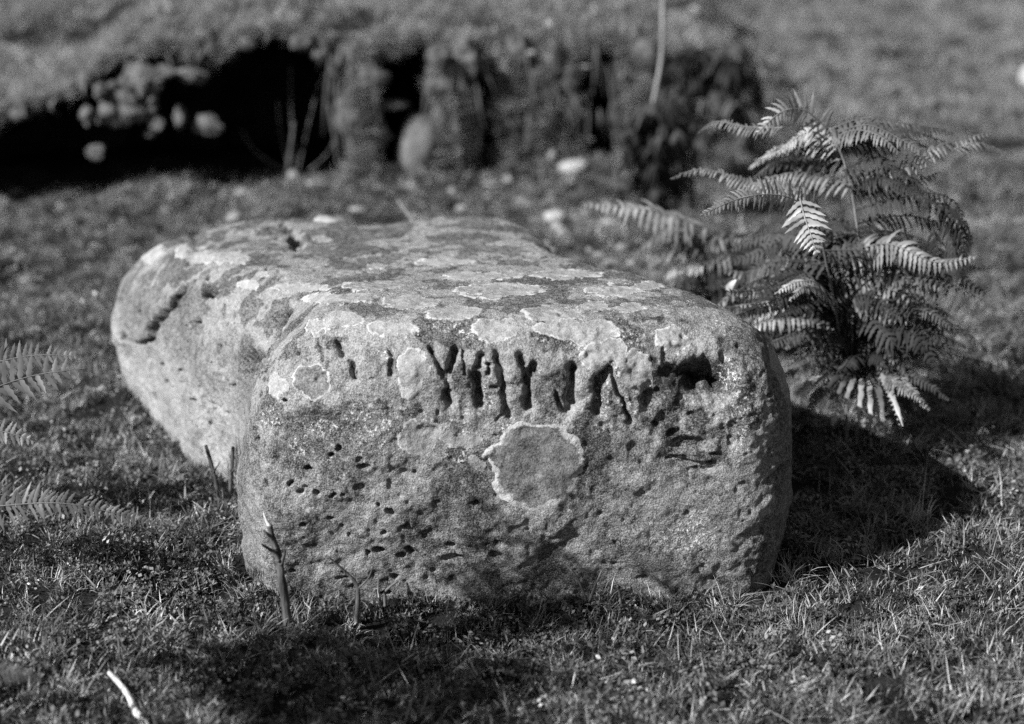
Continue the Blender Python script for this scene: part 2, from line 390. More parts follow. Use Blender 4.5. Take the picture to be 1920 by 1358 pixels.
# broken ledge on the left flank: the part above and left of the line stands proud
ledge = [(345, 540), (325, 575), (300, 598), (287, 618), (282, 640), (262, 645), (236, 633)]
lg = groove(ledge, 5, .018) / CUTN; disp -= lg
inled = sst(8, -8, (WX - np.interp(WY, [470, 540, 575, 598, 618, 650], [360, 342, 322, 298, 284, 275]))) * sst(655, 635, WY) * vis
disp += .012 * inled
# roughened, chewed zone on the right of the face
rz = np.exp(-(((PX - 1290) / 120) ** 2 + ((PY - 740) / 130) ** 2)) * vis
disc = 1 - sst(.8, 1.15, np.hypot((PX - 1003) / 88, (PY - 872) / 84)); 
DN = len(disp); disp0 = disp.copy()
disp += rz * .020 * fbm(V, .035, 4, 71) + .8 * cav * .02 * fbm(V, .02, 3, 72) + .004 * front_n(N) * fbm(V, .04, 3, 73)
# grain of the rock
side_left = sst(.35, .75, -N[:, 0]) * sst(.2, .5, V[:, 1])
front = sst(.4, .8, -N[:, 1])
disp += (.0016 * vn(V, .02, 61) + .0010 * vn(V, .009, 62)) * (1 + .5 * front)
pn = vn(V, .016, 64); disp -= np.clip(pn - .72, 0, 1) * .045 * (.35 + .5 * side_left + .2 * front)
pn2 = vn(V, .03, 65); disp -= np.clip(pn2 - .75, 0, 1) * .035 * (front + .5 * side_left)
disp = disp0 + (disp - disp0) * (1 - .6 * disc)
V = V + N * disp[:, None]
N2 = vnormals(V, Q)
# tone of the bare stone, with shade painted on the face and into recesses
topm = sst(.45, .8, N[:, 2])
tone = .128 + .0 * topm + .13 * side_left * sst(.34, .16, V[:, 2]) + .0 * side_left - .026 * front  # last term darkens the front face, its shading put into the tone
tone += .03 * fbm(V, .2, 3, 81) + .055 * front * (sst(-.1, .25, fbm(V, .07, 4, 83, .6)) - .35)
tone -= 3.5 * lg  # shade painted as a dark line in the ledge crack
tone -= .05 * rz + .05 * pit(478, 684, 34, 30, 1.0) + .03 * pit(545, 600, 26, 30, 1.0)  # dark rough zone, plus painted shade in the nook hollow and left groove
tone -= .05 * pit(1300, 830, 75, 60, 1.0) + .075 * cav  # dark rough patch below; the hollow's shade is painted into its tone
lm = sst(-.02, .06, fbm(V * np.array([1, 1, 1]), .075, 4, 91, .6)) * np.clip(topm * sst(1.2, .7, V[:, 1]) + .7 * sst(.30, .45, V[:, 2]) + .32 * front, 0, 1)
tone += .115 * lm - .02 * topm
bed = np.abs(fbm(V * np.array([.5, .5, 2.2]), .16, 3, 85)); disp_bed = .004 * sst(.03, .0, bed) * (front > .3) * sst(-.1, .2, fbm(V, .2, 2, 86))
tone -= 9 * disp_bed
ring = lm * (1 - lm) * 4
tone += .05 * ring
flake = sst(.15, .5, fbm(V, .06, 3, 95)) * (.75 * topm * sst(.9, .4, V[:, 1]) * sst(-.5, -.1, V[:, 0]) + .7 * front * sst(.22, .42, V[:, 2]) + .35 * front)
flake = np.maximum(flake, .8 * np.exp(-(((PX - 700) / 60) ** 2 + ((PY - 800) / 60) ** 2)) * vis)
flake = np.maximum(flake, .9 * np.exp(-(((PX - 1395) / 35) ** 2 + ((PY - 780) / 90) ** 2)) * vis)
flake = np.maximum(flake, .9 * np.exp(-(((PX - 1290) / 60) ** 2 + ((PY - 1000) / 40) ** 2)) * vis)
tone += .10 * np.exp(-(((PX - 372) / 10) ** 2 + ((PY - 532) / 12) ** 2)) * vis

sroot = empty('carved_stone', (0, .7, 0)); off = np.array([0, .7, 0])
tag(sroot, 'big rounded boulder carved with a row of worn letters and spotted with lichen', 'carved stone')
def sub_mesh(name, mask_f, mat, offset=None, extra=None):
    q = Q[mask_f]; u, inv = np.unique(q, return_inverse=True); q = inv.reshape(-1, 4)
    P = V[u] - off
    if offset is not None: P = P + N2[u] * offset[u][:, None]
    o = mesh_obj(name, P, q, mat, sroot)
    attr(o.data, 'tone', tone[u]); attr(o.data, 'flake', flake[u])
    for k, v_ in (extra or {}).items(): attr(o.data, k, v_[u])
    return o
taken = np.zeros(len(Q), bool)
LLAB = ['worn first letter, little more than three pits', 'broad damaged second letter', 'first Y shaped letter', 'broken upright letter', 'long slanted stroke',
        'second Y shaped letter', 'straight I shaped letter', 'last letter like an inverted V']
for g, lab in zip(letter_w, LLAB):
    m = (g[Q].max(1) > .002) & ~taken; taken |= m
    # hand over the stone's own normals by keeping one ring of overlap out: faces simply change owner
    o = sub_mesh('carved_letter', m, M['stone']); o['label'] = lab
mc = (cav[Q].max(1) > .25) & ~taken; taken |= mc
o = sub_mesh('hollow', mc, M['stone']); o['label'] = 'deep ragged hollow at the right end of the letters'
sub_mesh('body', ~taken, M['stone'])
def biggest(m):                        # only the largest connected piece of a set of faces
    fi = np.flatnonzero(m)
    if not len(fi): return m
    u, q = np.unique(Q[fi], return_inverse=True); q = q.reshape(-1, 4); lab = np.arange(len(u))
    while True:
        fl = lab[q].min(1); new = lab.copy()
        for k_ in range(4): np.minimum.at(new, q[:, k_], fl)
        new = new[new]
        if (new == lab).all(): break
        lab = new
    f = lab[q[:, 0]]; best = np.bincount(f).argmax(); r_ = np.zeros(len(m), bool); r_[fi[f == best]] = True; return r_
# lichen rosettes: thin crusts lying on the stone
LICH = [(1003, 872, 88, 84, 'lichen_dark', 'largest round lichen with a pale frilled rim'), (588, 718, 37, 36, 'lichen_dark', 'round lichen with pale rim at the left end of the letters'),
        (1258, 637, 33, 24, 'lichen', None), (788, 818, 44, 36, 'lichen', None), (866, 824, 42, 17, 'lichen', None), (772, 700, 34, 46, 'lichen', None), (288, 480, 27, 17, 'lichen_pale', None),
        (372, 481, 42, 15, 'lichen_pale', None), (435, 485, 38, 12, 'lichen_pale', None), (465, 533, 20, 10, 'lichen_pale', None), (493, 515, 14, 6, 'lichen_pale', None),
        (930, 618, 50, 24, 'lichen', None), (1035, 590, 62, 15, 'lichen', None), (1085, 620, 80, 22, 'lichen', None), (1135, 665, 44, 36, 'lichen', None), (1190, 700, 34, 40, 'lichen', None),
        (740, 612, 50, 18, 'lichen', None), (640, 600, 40, 17, 'lichen', None), (595, 612, 26, 18, 'lichen', None), (850, 588, 50, 14, 'lichen', None), (640, 560, 70, 12, 'lichen', None),
        (770, 566, 60, 12, 'lichen', None), (935, 545, 90, 14, 'lichen', None), (1150, 545, 60, 12, 'lichen', None), (1060, 515, 70, 10, 'lichen', None), (905, 518, 80, 9, 'lichen', None),
        (1180, 580, 40, 12, 'lichen', None), (700, 535, 60, 8, 'lichen', None), (560, 540, 60, 8, 'lichen', None), (518, 722, 24, 26, 'lichen_pale', None), (1110, 575, 34, 9, 'lichen', None),
        (830, 492, 60, 6, 'lichen', None), (605, 450, 22, 7, 'lichen', None), (710, 500, 26, 4, 'lichen', None), (893, 868, 16, 17, 'lichen', None), (1216, 536, 32, 8, 'lichen', None)]
lw = np.stack([9 * vn(V, .035, 101) + 5 * vn(V, .014, 102) + 3 * vn(V, .007, 105), 9 * vn(V, .035, 103) + 5 * vn(V, .014, 104) + 3 * vn(V, .007, 106)], 1)
for i, (x, y, rx, ry, mk, lab) in enumerate(LICH):
    k = min(1, ry / 22 + .15)
    d = np.hypot((PX + lw[:, 0] * k - x) / rx, (PY + lw[:, 1] * k * .8 - y) / ry) + 9 * (vis < .3)
    ang = np.arctan2(PY - y, PX - x) ; d = d + .05 * np.sin(3 * ang + i) + .03 * np.sin(7 * ang + 2 * i)
    if i < 2: d = d - .02
    m = (d[Q].max(1) < 1.0) & ~taken
    m = biggest(m)
    if m.sum() < 12: continue
    h = .0013 * sst(1.0, .86, d) - .0007 * sst(.86, .70, d) - .0002
    # a gap-toothed old thallus: holes in the crust except on the large round ones
    rimv = sst(.78, .93, d)
    o = sub_mesh('lichen_patch', m, M[mk], h, {'rim': rimv})
    if lab: o['label'] = lab

# ------------------------------------------------------------------ grass, moss and straw: strips, tufts, scatter
def strip(path, widths, side):
    """ribbon along path (list of 3-vectors) -> verts, faces"""
    vs = []; fs = []
    for p, w in zip(path, widths): vs += [p - side * w, p + side * w]
    for k in range(len(path) - 1): fs.append((2 * k, 2 * k + 1, 2 * k + 3, 2 * k + 2))
    return vs, fs
class MB:
    def __init__(s): s.v = []; s.f = []
    def add(s, vs, fs):
        b = len(s.v); s.v += [tuple(x) for x in vs]; s.f += [tuple(i + b for i in f) for f in fs]
    def build(s, name, mat, parent=None, loc=None, off=None, smooth=True, link=True):
        V_ = np.array(s.v)
        if off is not None: V_ = V_ - np.array(off)
        return mesh_obj(name, V_, s.f, mat, parent, smooth, loc, link)
def blade(mb, r, x, y, az, L, w, lean, curl, seg=3):
    d = np.array([math.cos(az), math.sin(az), 0]); side = np.array([-d[1], d[0], 0]); tw = r.uniform(-.8, .8)
    side = side * math.cos(tw) + d * math.sin(tw)
    p = np.array([x, y, -.004]); path = [p]; a = lean
    for k in range(seg):
        p = p + (d * math.sin(a) + np.array([0, 0, math.cos(a)])) * L / seg; path.append(p); a += curl / seg
    ws = [w * (1 - .9 * (k / seg) ** 1.6) for k in range(seg + 1)]
    mb.add(*strip(path, ws, side))
def collection_of(objs, name):
    c = bpy.data.collections.new(name)
    for o in objs: c.objects.link(o)
    return c
def make_tufts(name, n, fn, mat):
    res = []
    for i in range(n):
        mb = MB(); fn(mb, random.Random(hash((name, i)) if False else i * 77 + len(name))); res.append(mb.build('%s.%03d' % (name, i), mat, link=False))
    return collection_of(res, name)
def t_grass(mb, r, n=34, rad=.024, l0=.012, l1=.038, w=.0011):
    for _ in range(n):
        a = r.uniform(0, 6.28); q = rad * math.sqrt(r.random())
        blade(mb, r, q * math.cos(a), q * math.sin(a), r.uniform(0, 6.28), r.uniform(l0, l1), r.uniform(.7, 1.3) * w, r.uniform(.1, 1.1), r.uniform(.2, 1.5))
def t_moss(mb, r):
    for _ in range(16):
        a = r.uniform(0, 6.28); q = .024 * math.sqrt(r.random()); cx, cy = q * math.cos(a), q * math.sin(a); h = r.uniform(.006, .018)
        for k in range(9):
            az = k * .7 + r.uniform(-.2, .2); el = r.uniform(.1, 1.0); L = r.uniform(.004, .008)
            d = np.array([math.cos(az) * math.cos(el), math.sin(az) * math.cos(el), math.sin(el)]); s_ = np.array([-math.sin(az), math.cos(az), 0]) * .0011
            p = np.array([cx, cy, h]); mb.add([p - s_ * .6, p + s_ * .6, p + d * L * .6 + s_, p + d * L, p + d * L * .6 - s_], [(0, 1, 2, 3, 4)])
        p = np.array([cx, cy, 0]); s_ = np.array([.0012, 0, 0]); mb.add([p - s_, p + s_, p + s_ + [0, 0, h], p - s_ + [0, 0, h]], [(0, 1, 2, 3)])
def t_straw(mb, r):
    for _ in range(3):
        blade(mb, r, r.uniform(-.02, .02), r.uniform(-.02, .02), r.uniform(0, 6.28), r.uniform(.03, .09), r.uniform(.0005, .0010), r.uniform(.7, 1.35), r.uniform(-.2, .7), 5)
def t_leafy(mb, r):
    for _ in range(22):
        a = r.uniform(0, 6.28); q = .026 * math.sqrt(r.random()); c = np.array([q * math.cos(a), q * math.sin(a), r.uniform(.006, .022)]); L = r.uniform(.0025, .005)
        n_ = Vector((r.uniform(-.7, .7), r.uniform(-.7, .7), 1)).normalized(); u = n_.orthogonal().normalized(); v_ = n_.cross(u); u, v_ = np.array(u), np.array(v_)
        mb.add([c - u * L, c + v_ * L * .6, c + u * L, c - v_ * L * .6], [(0, 1, 2, 3)])
C_grass = make_tufts('grass_tuft', 7, t_grass, M['grass'])
C_long = make_tufts('long_grass_tuft', 4, lambda m, r: t_grass(m, r, 26, .022, .03, .085, .0012), M['grass'])
C_moss = make_tufts('moss_cushion', 5, t_moss, M['moss'])
C_leafy = make_tufts('leafy_mat', 4, t_leafy, M['grass'])
C_straw = make_tufts('straw_wisp', 6, t_straw, M['straw'])
C_far = make_tufts('field_tuft', 5, lambda m, r: t_grass(m, r, 46, .07, .03, .10, .0024), M['grass_far'])

def scatter(name, P, rot, sc, coll, ncol, label, cat):
    me = bpy.data.meshes.new(name); me.vertices.add(len(P)); me.vertices.foreach_set('co', P.astype(np.float32).ravel())
    a = me.attributes.new('rot', 'FLOAT_VECTOR', 'POINT'); a.data.foreach_set('vector', rot.astype(np.float32).ravel())
    attr(me, 'sc', sc); a = me.attributes.new('pick', 'INT', 'POINT'); a.data.foreach_set('value', rng.integers(0, ncol, len(P)).astype(np.int32))
    o = bpy.data.objects.new(name, me); COL.objects.link(o)
    g = bpy.data.node_groups.new(name, 'GeometryNodeTree')
    g.interface.new_socket('Geometry', in_out='INPUT', socket_type='NodeSocketGeometry'); g.interface.new_socket('Geometry', in_out='OUTPUT', socket_type='NodeSocketGeometry')
    gi = g.nodes.new('NodeGroupInput'); go = g.nodes.new('NodeGroupOutput'); iop = g.nodes.new('GeometryNodeInstanceOnPoints'); ci = g.nodes.new('GeometryNodeCollectionInfo')
    ci.inputs[0].default_value = coll; ci.inputs['Separate Children'].default_value = True; ci.inputs['Reset Children'].default_value = True
    def na(nm, t):
        x = g.nodes.new('GeometryNodeInputNamedAttribute'); x.data_type = t; x.inputs[0].default_value = nm; return x.outputs[0]
    L = g.links.new
    L(gi.outputs[0], iop.inputs['Points']); L(ci.outputs[0], iop.inputs['Instance']); iop.inputs['Pick Instance'].default_value = True
    L(na('pick', 'INT'), iop.inputs['Instance Index']); L(na('rot', 'FLOAT_VECTOR'), iop.inputs['Rotation']); L(na('sc', 'FLOAT'), iop.inputs['Scale'])
    L(iop.outputs[0], go.inputs[0])
    m = o.modifiers.new('scatter', 'NODES'); m.node_group = g
    return tag(o, label, cat, None, 'stuff')
def pts_in_view(dens, y0, y1, mfar=.35, mar=.35):
    w = mfar * (y1 + 3.2) + mar; n = int(dens * 2 * w * (y1 - y0)); x = rng.uniform(-w, w, n); y = rng.uniform(y0, y1, n)
    k = np.abs(x) < mfar * (y + 3.2) + mar; return x[k], y[k]
def plan_d(x, y): return sdf2(x.reshape(-1, 1), y.reshape(-1, 1), PLAN).ravel()
def rots(n, tilt=.3): return np.stack([rng.normal(0, tilt, n), rng.normal(0, tilt, n), rng.uniform(0, 6.28, n)], 1)
# near turf, up to the foot of the bank
x, y = pts_in_view(1750, -.95, 3.9); U = under(x); k = (y < lipY(x) + np.minimum(U, .12)) & (plan_d(x, y) > -.012); x, y = x[k], y[k]
thin = v2(x, y, .10, 2, 201); k = rng.random(len(x)) < .62 + .38 * sst(-.25, .2, thin); x, y = x[k], y[k]
z = floorZ(x, y); d = plan_d(x, y); pat = v2(x, y, .35, 3, 202); u = rng.random(len(x))
front_moss = np.exp(-(((x - .1) / .65) ** 2 + ((y + .14) / .16) ** 2))  # real moss, thickened here also to stand in for shadow on the turf
right = sst(.2, .7, x) * sst(.6, -.3, y)
kind = np.where(u < .10 + .45 * front_moss + .28 * sst(.0, .4, pat) * (1 - right), 1, 0)
kind = np.where((kind == 0) & (rng.random(len(x)) < .28 * (1 - right)), 2, kind)
sc = (.75 + .6 * rng.random(len(x))) * (1 + .35 * sst(.0, .5, v2(x, y, .14, 2, 203)))
P = np.stack([x, y, z], 1); rt = rots(len(x))
for kk, coll, n_, nm, lab, cat in ((0, C_grass, 7, 'short_grass', 'short cropped grass all around the foot of the stone', 'grass'), (1, C_moss, 5, 'moss', 'low starry moss growing about the stone, thickened along its front foot to darken it', 'moss'),
                                   (2, C_leafy, 4, 'ground_cover', 'tiny leaved plants creeping among the short grass', 'ground cover')):
    m = kind == kk; scatter(nm, P[m], rt[m], sc[m], coll, n_, lab, cat)
# longer grass along the stone and in clumps
x, y = pts_in_view(420, -.9, 3.6); dd = plan_d(x, y); pr = np.exp(-((dd - .02) / .05) ** 2) * .85 + .42 * sst(.25, .6, v2(x, y, .28, 2, 210)) + .10
k = (dd > .0) & (rng.random(len(x)) < pr) & (y < lipY(x)); x, y = x[k], y[k]
scatter('tufted_grass', np.stack([x, y, floorZ(x, y)], 1), rots(len(x), .3), .6 + .5 * rng.random(len(x)), C_long, 4, 'longer wispy grass growing in tufts against the stone', 'grass')
x, y = pts_in_view(300, -.95, 3.6); k = (plan_d(x, y) > .0) & (y < lipY(x)) & (rng.random(len(x)) < .25 + .75 * sst(-.1, .5, x)); x, y = x[k], y[k]
scatter('dry_straw', np.stack([x, y, floorZ(x, y) + .008], 1), rots(len(x), .25), .7 + .6 * rng.random(len(x)), C_straw, 6, 'pale dry straws lying in the turf', 'straw')
# field beyond the bank
x, y = pts_in_view(340, 2.9, 16, .34, .5); k = y > lipY(x) + .01; x, y = x[k], y[k]
k = rng.random(len(x)) < .45 + .55 * sst(-.3, .15, v2(x, y, .3, 2, 220)); x, y = x[k], y[k]
H_ = bankH(x); t_ = y - lipY(x); z = fieldZ(x, y) * sst(0, .12, t_) + H_ * (1 - sst(0, .12, t_))
scatter('field_grass', np.stack([x, y, z], 1), rots(len(x), .25), .45 + .5 * rng.random(len(x)) + .25 * v2(x, y, .5, 2, 221), C_far, 5, 'rough pasture grass on the slope above the bank', 'grass')
# turf hanging over the lip of the bank and on the crumbling face
x = rng.uniform(-2.6, 1.2, 2600); H_ = bankH(x); L_ = lipY(x); roof = np.minimum(.05, .35 * H_) * (1 + 2.2 * np.clip(v2(x, 0 * x, .16, 2, 231), -.3, 1))
k = rng.random(len(x)) < .25 + .75 * sst(-.2, .3, v2(x, 0 * x, .10, 2, 230)); x, H_, L_, roof = x[k], H_[k], L_[k], roof[k]
t = rng.random(len(x)) ** 1.3; z = H_ - roof * t; y = L_ - .045 * np.sin(t * math.pi) * np.minimum(1, H_ * 5)
rt = rots(len(x), .3); rt[:, 0] += 1.2 * t + .5
scatter('hanging_turf', np.stack([x, y, z], 1), rt, .25 + .3 * rng.random(len(x)), C_far, 5, 'ragged turf hanging over the edge of the bank', 'turf')
x = rng.uniform(-.68, 1.15, 3200); fu = under(x); H_ = bankH(x); t = rng.random(len(x)); k = (rng.random(len(x)) < sst(.24, .10, fu)) & (H_ > .05); x, t, H_, fu = x[k], t[k], H_[k], fu[k]
rt = rots(len(x), .4); rt[:, 0] += 1.1
scatter('bank_weeds', np.stack([x, lipY(x) - .05 - .07 * (1 - t) + .03 * v2(x, t, .1, 2, 233), t * H_ * .95], 1), rt, .35 + .4 * rng.random(len(x)), C_far, 5, 'matted weeds covering the crumbling face of the bank', 'weeds')

# ------------------------------------------------------------------ tubes and stalks
def tube(mb, pts, rads, n=8, cap=True, wob=0.0, seed=0):
    pts = [np.array(p, float) for p in pts]; r = random.Random(seed); b = len(mb.v); rings = []
    for i, p in enumerate(pts):
        t = pts[min(i + 1, len(pts) - 1)] - pts[max(i - 1, 0)]; t = t / (np.linalg.norm(t) + 1e-9)
        a = np.cross(t, [0.3, 1, .1]); a /= np.linalg.norm(a); c = np.cross(t, a)
        rings.append([p + (a * math.cos(k * 2 * math.pi / n) + c * math.sin(k * 2 * math.pi / n)) * rads[i] * (1 + wob * r.uniform(-1, 1)) for k in range(n)])
    vs = [v for q in rings for v in q]; fs = []
    for i in range(len(rings) - 1):
        for k in range(n): fs.append((i * n + k, i * n + (k + 1) % n, (i + 1) * n + (k + 1) % n, (i + 1) * n + k))
    if cap: fs.append(tuple(range(n))[::-1]); fs.append(tuple((len(rings) - 1) * n + k for k in range(n)))
    mb.add(vs, fs)
def smooth_path(pts, k=6):
    pts = [np.array(p, float) for p in pts]; out = []; q = [pts[0]] + pts + [pts[-1]]
    for i in range(1, len(q) - 2):
        p0, p1, p2, p3 = q[i - 1], q[i], q[i + 1], q[i + 2]
        for t in np.linspace(0, 1, k, endpoint=False):
            out.append(.5 * ((2 * p1) + (-p0 + p2) * t + (2 * p0 - 5 * p1 + 4 * p2 - p3) * t * t + (-p0 + 3 * p1 - 3 * p2 + p3) * t ** 3))
    out.append(pts[-1]); return out

def leaflet(mb, r, base, dirv, nrm, L, w, droop, teeth=True):
    """pinnule: narrow lobed blade, curving down towards its tip"""
    side = np.cross(nrm, dirv); side /= np.linalg.norm(side) + 1e-9; n = 7 if teeth else 4; p = np.array(base); d = np.array(dirv); vs = []; fs = []
    b = len(vs)
    for k in range(n + 1):
        t = k / n; ww = w * (1 - t ** 2.2) ** .7 * (.35 + .65 * min(1, t * 6)) if k < n else w * .08
        if teeth: ww *= 1.0 if k % 2 else .62
        fold = nrm * ww * .18
        vs += [p - side * ww - fold, p + fold * .4, p + side * ww - fold]
        d = d + np.array([0, 0, -1]) * droop / n; d /= np.linalg.norm(d); p = p + d * L / n
    for k in range(n):
        a = 3 * k; fs += [(a, a + 1, a + 4, a + 3), (a + 1, a + 2, a + 5, a + 4)]
    mb.add(vs, fs)
def pinna(parent, off, pts, L, mat, seed, n=None, w=None, droop=.9, r0=.0022, updir=(-.25, -.5, .8), t0=.0, name='frond', lab=None, roll=0.0, teeth=True, taper=1.0):
    r = random.Random(seed); path = smooth_path(pts, 8); A = np.array(path); sl = np.linalg.norm(np.diff(A, axis=0), axis=1); cum = np.concatenate([[0], np.cumsum(sl)]); tot = cum[-1]
    mb = MB(); m = len(path); tube(mb, path, [r0 * (1 - .8 * i / m) for i in range(m)], 5)
    L = L * 1.55; sp_ = L * .25 if n is None else tot / n; w = w or sp_ * .42; s = t0 * tot + sp_ * .5
    while s < tot * .985:
        t = s / tot; i = min(np.searchsorted(cum, s) - 1, m - 2); f = (s - cum[i]) / (sl[i] + 1e-9); p = A[i] * (1 - f) + A[i + 1] * f
        T = A[i + 1] - A[i]; T /= np.linalg.norm(T) + 1e-9
        up = np.array(updir, float); up = up - T * (up @ T); up /= np.linalg.norm(up) + 1e-9; S = np.cross(T, up)
        if roll: S, up = S * math.cos(roll) + up * math.sin(roll), up * math.cos(roll) - S * math.sin(roll)
        prof = (1 - t) ** .75 * (.55 + .45 * min(1, t * 5)) * 1.12 if taper else 1
        for sg in (-1, 1):
            if r.random() < .05: continue
            ang = R(62 + r.uniform(-10, 10)); d = T * math.cos(ang) + S * sg * math.sin(ang) + up * r.uniform(-.25, .2); d /= np.linalg.norm(d)
            leaflet(mb, r, p, d, up + r.uniform(-.2, .2) * T, L * prof * r.choice([1, 1, 1, r.uniform(.6, .95)]) * r.uniform(.86, 1.12) + .003, w * (.45 + .55 * prof), droop * r.uniform(.6, 1.3), teeth and L > .02)
        s += sp_ * (.55 + .45 * (1 - t) ** .6)
    o = mb.build(name, mat, parent, off=off)
    if lab: o['label'] = lab
    return o
def pw(a, y): return [at(px, py, yy) for (px, py), yy in zip(a, y)]
def stalk(parent, off, pts, r0, r1, mat, name='stalk', lab=None, wob=.06):
    path = smooth_path(pts, 6); m = len(path); mb = MB(); tube(mb, path, [r0 + (r1 - r0) * i / m for i in range(m)], 8, wob=wob, seed=m)
    o = mb.build(name, mat, parent, off=off)
    if lab: o['label'] = lab
    return o

# --- main bracken, right of the stone
B = gp(1590, 838, 0); YB = B[1]
br = empty('bracken', B); tag(br, 'tallest green bracken standing right beside the stone with two sunlit fronds', 'bracken', 'bracken around the stone')
y0 = YB
stalk(br, B, [B + [0, 0, -.03]] + pw([(1584, 700), (1566, 580), (1545, 470), (1528, 400)], [y0, y0 - .05, y0 - .12, y0 - .18]), .0042, .0026, M['stalk'])
stalk(br, B, [B + [.02, .02, -.03]] + pw([(1622, 660), (1620, 560), (1608, 430), (1588, 320), (1556, 240)], [y0, y0, y0, y0, y0]), .0046, .0022, M['stalk'])
k = M
F_ = [  # points, depths relative to the plant, leaflet length, material, droop, roll
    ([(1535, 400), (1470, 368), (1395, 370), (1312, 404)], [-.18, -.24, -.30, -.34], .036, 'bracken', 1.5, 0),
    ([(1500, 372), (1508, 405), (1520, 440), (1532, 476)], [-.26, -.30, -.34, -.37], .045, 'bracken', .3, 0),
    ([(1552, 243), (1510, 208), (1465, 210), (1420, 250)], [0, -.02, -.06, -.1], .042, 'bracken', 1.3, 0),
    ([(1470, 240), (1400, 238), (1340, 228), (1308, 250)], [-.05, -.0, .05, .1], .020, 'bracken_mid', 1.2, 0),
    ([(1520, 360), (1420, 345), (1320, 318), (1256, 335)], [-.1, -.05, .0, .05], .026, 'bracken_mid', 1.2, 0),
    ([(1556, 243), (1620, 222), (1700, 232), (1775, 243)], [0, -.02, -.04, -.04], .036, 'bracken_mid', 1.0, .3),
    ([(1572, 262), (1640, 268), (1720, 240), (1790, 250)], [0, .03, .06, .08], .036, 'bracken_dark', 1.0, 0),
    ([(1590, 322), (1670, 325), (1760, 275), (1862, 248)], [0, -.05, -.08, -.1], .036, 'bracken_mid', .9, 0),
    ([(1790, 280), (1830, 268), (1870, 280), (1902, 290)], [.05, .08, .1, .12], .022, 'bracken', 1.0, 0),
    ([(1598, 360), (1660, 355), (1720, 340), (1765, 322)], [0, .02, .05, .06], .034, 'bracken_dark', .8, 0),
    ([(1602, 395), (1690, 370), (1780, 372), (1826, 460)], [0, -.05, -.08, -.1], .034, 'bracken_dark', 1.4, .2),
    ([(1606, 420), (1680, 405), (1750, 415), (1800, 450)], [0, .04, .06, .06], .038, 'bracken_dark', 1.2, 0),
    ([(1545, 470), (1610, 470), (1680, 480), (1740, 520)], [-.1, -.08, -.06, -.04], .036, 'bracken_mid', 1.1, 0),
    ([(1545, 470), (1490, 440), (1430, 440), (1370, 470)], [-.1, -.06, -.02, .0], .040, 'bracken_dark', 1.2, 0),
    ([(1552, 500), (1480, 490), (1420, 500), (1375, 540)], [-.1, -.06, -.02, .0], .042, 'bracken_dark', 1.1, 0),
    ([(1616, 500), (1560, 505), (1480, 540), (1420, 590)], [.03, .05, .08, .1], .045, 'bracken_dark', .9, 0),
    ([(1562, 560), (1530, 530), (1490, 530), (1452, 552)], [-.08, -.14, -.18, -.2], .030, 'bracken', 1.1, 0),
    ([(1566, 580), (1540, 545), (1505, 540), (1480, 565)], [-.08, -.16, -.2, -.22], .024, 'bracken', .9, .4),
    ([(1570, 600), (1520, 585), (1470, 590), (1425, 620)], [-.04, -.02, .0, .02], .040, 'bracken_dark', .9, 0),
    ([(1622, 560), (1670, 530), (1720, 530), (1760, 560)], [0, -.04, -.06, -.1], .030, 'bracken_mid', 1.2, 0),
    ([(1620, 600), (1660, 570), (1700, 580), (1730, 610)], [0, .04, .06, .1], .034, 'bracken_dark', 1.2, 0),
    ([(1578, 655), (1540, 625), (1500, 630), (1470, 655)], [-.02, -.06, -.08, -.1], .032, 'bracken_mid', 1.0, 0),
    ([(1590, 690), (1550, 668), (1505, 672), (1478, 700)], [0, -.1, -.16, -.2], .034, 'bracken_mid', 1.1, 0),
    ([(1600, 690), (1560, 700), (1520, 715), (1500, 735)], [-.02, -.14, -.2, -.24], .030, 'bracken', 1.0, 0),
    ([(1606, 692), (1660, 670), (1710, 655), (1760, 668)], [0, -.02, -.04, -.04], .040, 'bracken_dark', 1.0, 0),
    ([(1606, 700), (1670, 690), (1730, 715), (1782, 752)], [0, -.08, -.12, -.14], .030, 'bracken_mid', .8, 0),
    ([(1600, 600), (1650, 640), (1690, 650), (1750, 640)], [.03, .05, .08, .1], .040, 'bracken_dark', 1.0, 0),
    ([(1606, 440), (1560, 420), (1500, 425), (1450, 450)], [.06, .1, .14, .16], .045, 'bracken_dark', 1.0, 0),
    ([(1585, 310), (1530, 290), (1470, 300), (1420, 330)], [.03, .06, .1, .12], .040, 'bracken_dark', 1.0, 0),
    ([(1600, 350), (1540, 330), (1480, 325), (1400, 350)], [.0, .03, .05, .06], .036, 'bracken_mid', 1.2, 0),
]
for i, (p, dy, L, mk, dr, ro) in enumerate(F_):
    pinna(br, B, pw(p, [y0 + q for q in dy]), L, M[mk], 300 + i, droop=.8 if i in (0, 2) else dr, roll=ro, teeth=True, updir=(-.1, -1, .35) if i in (0, 2) else (-.25, -.5, .8),
          lab={0: 'sunlit frond reaching left over the stone', 1: 'sunlit frond hanging towards the viewer'}.get(i))
rf = random.Random(77)
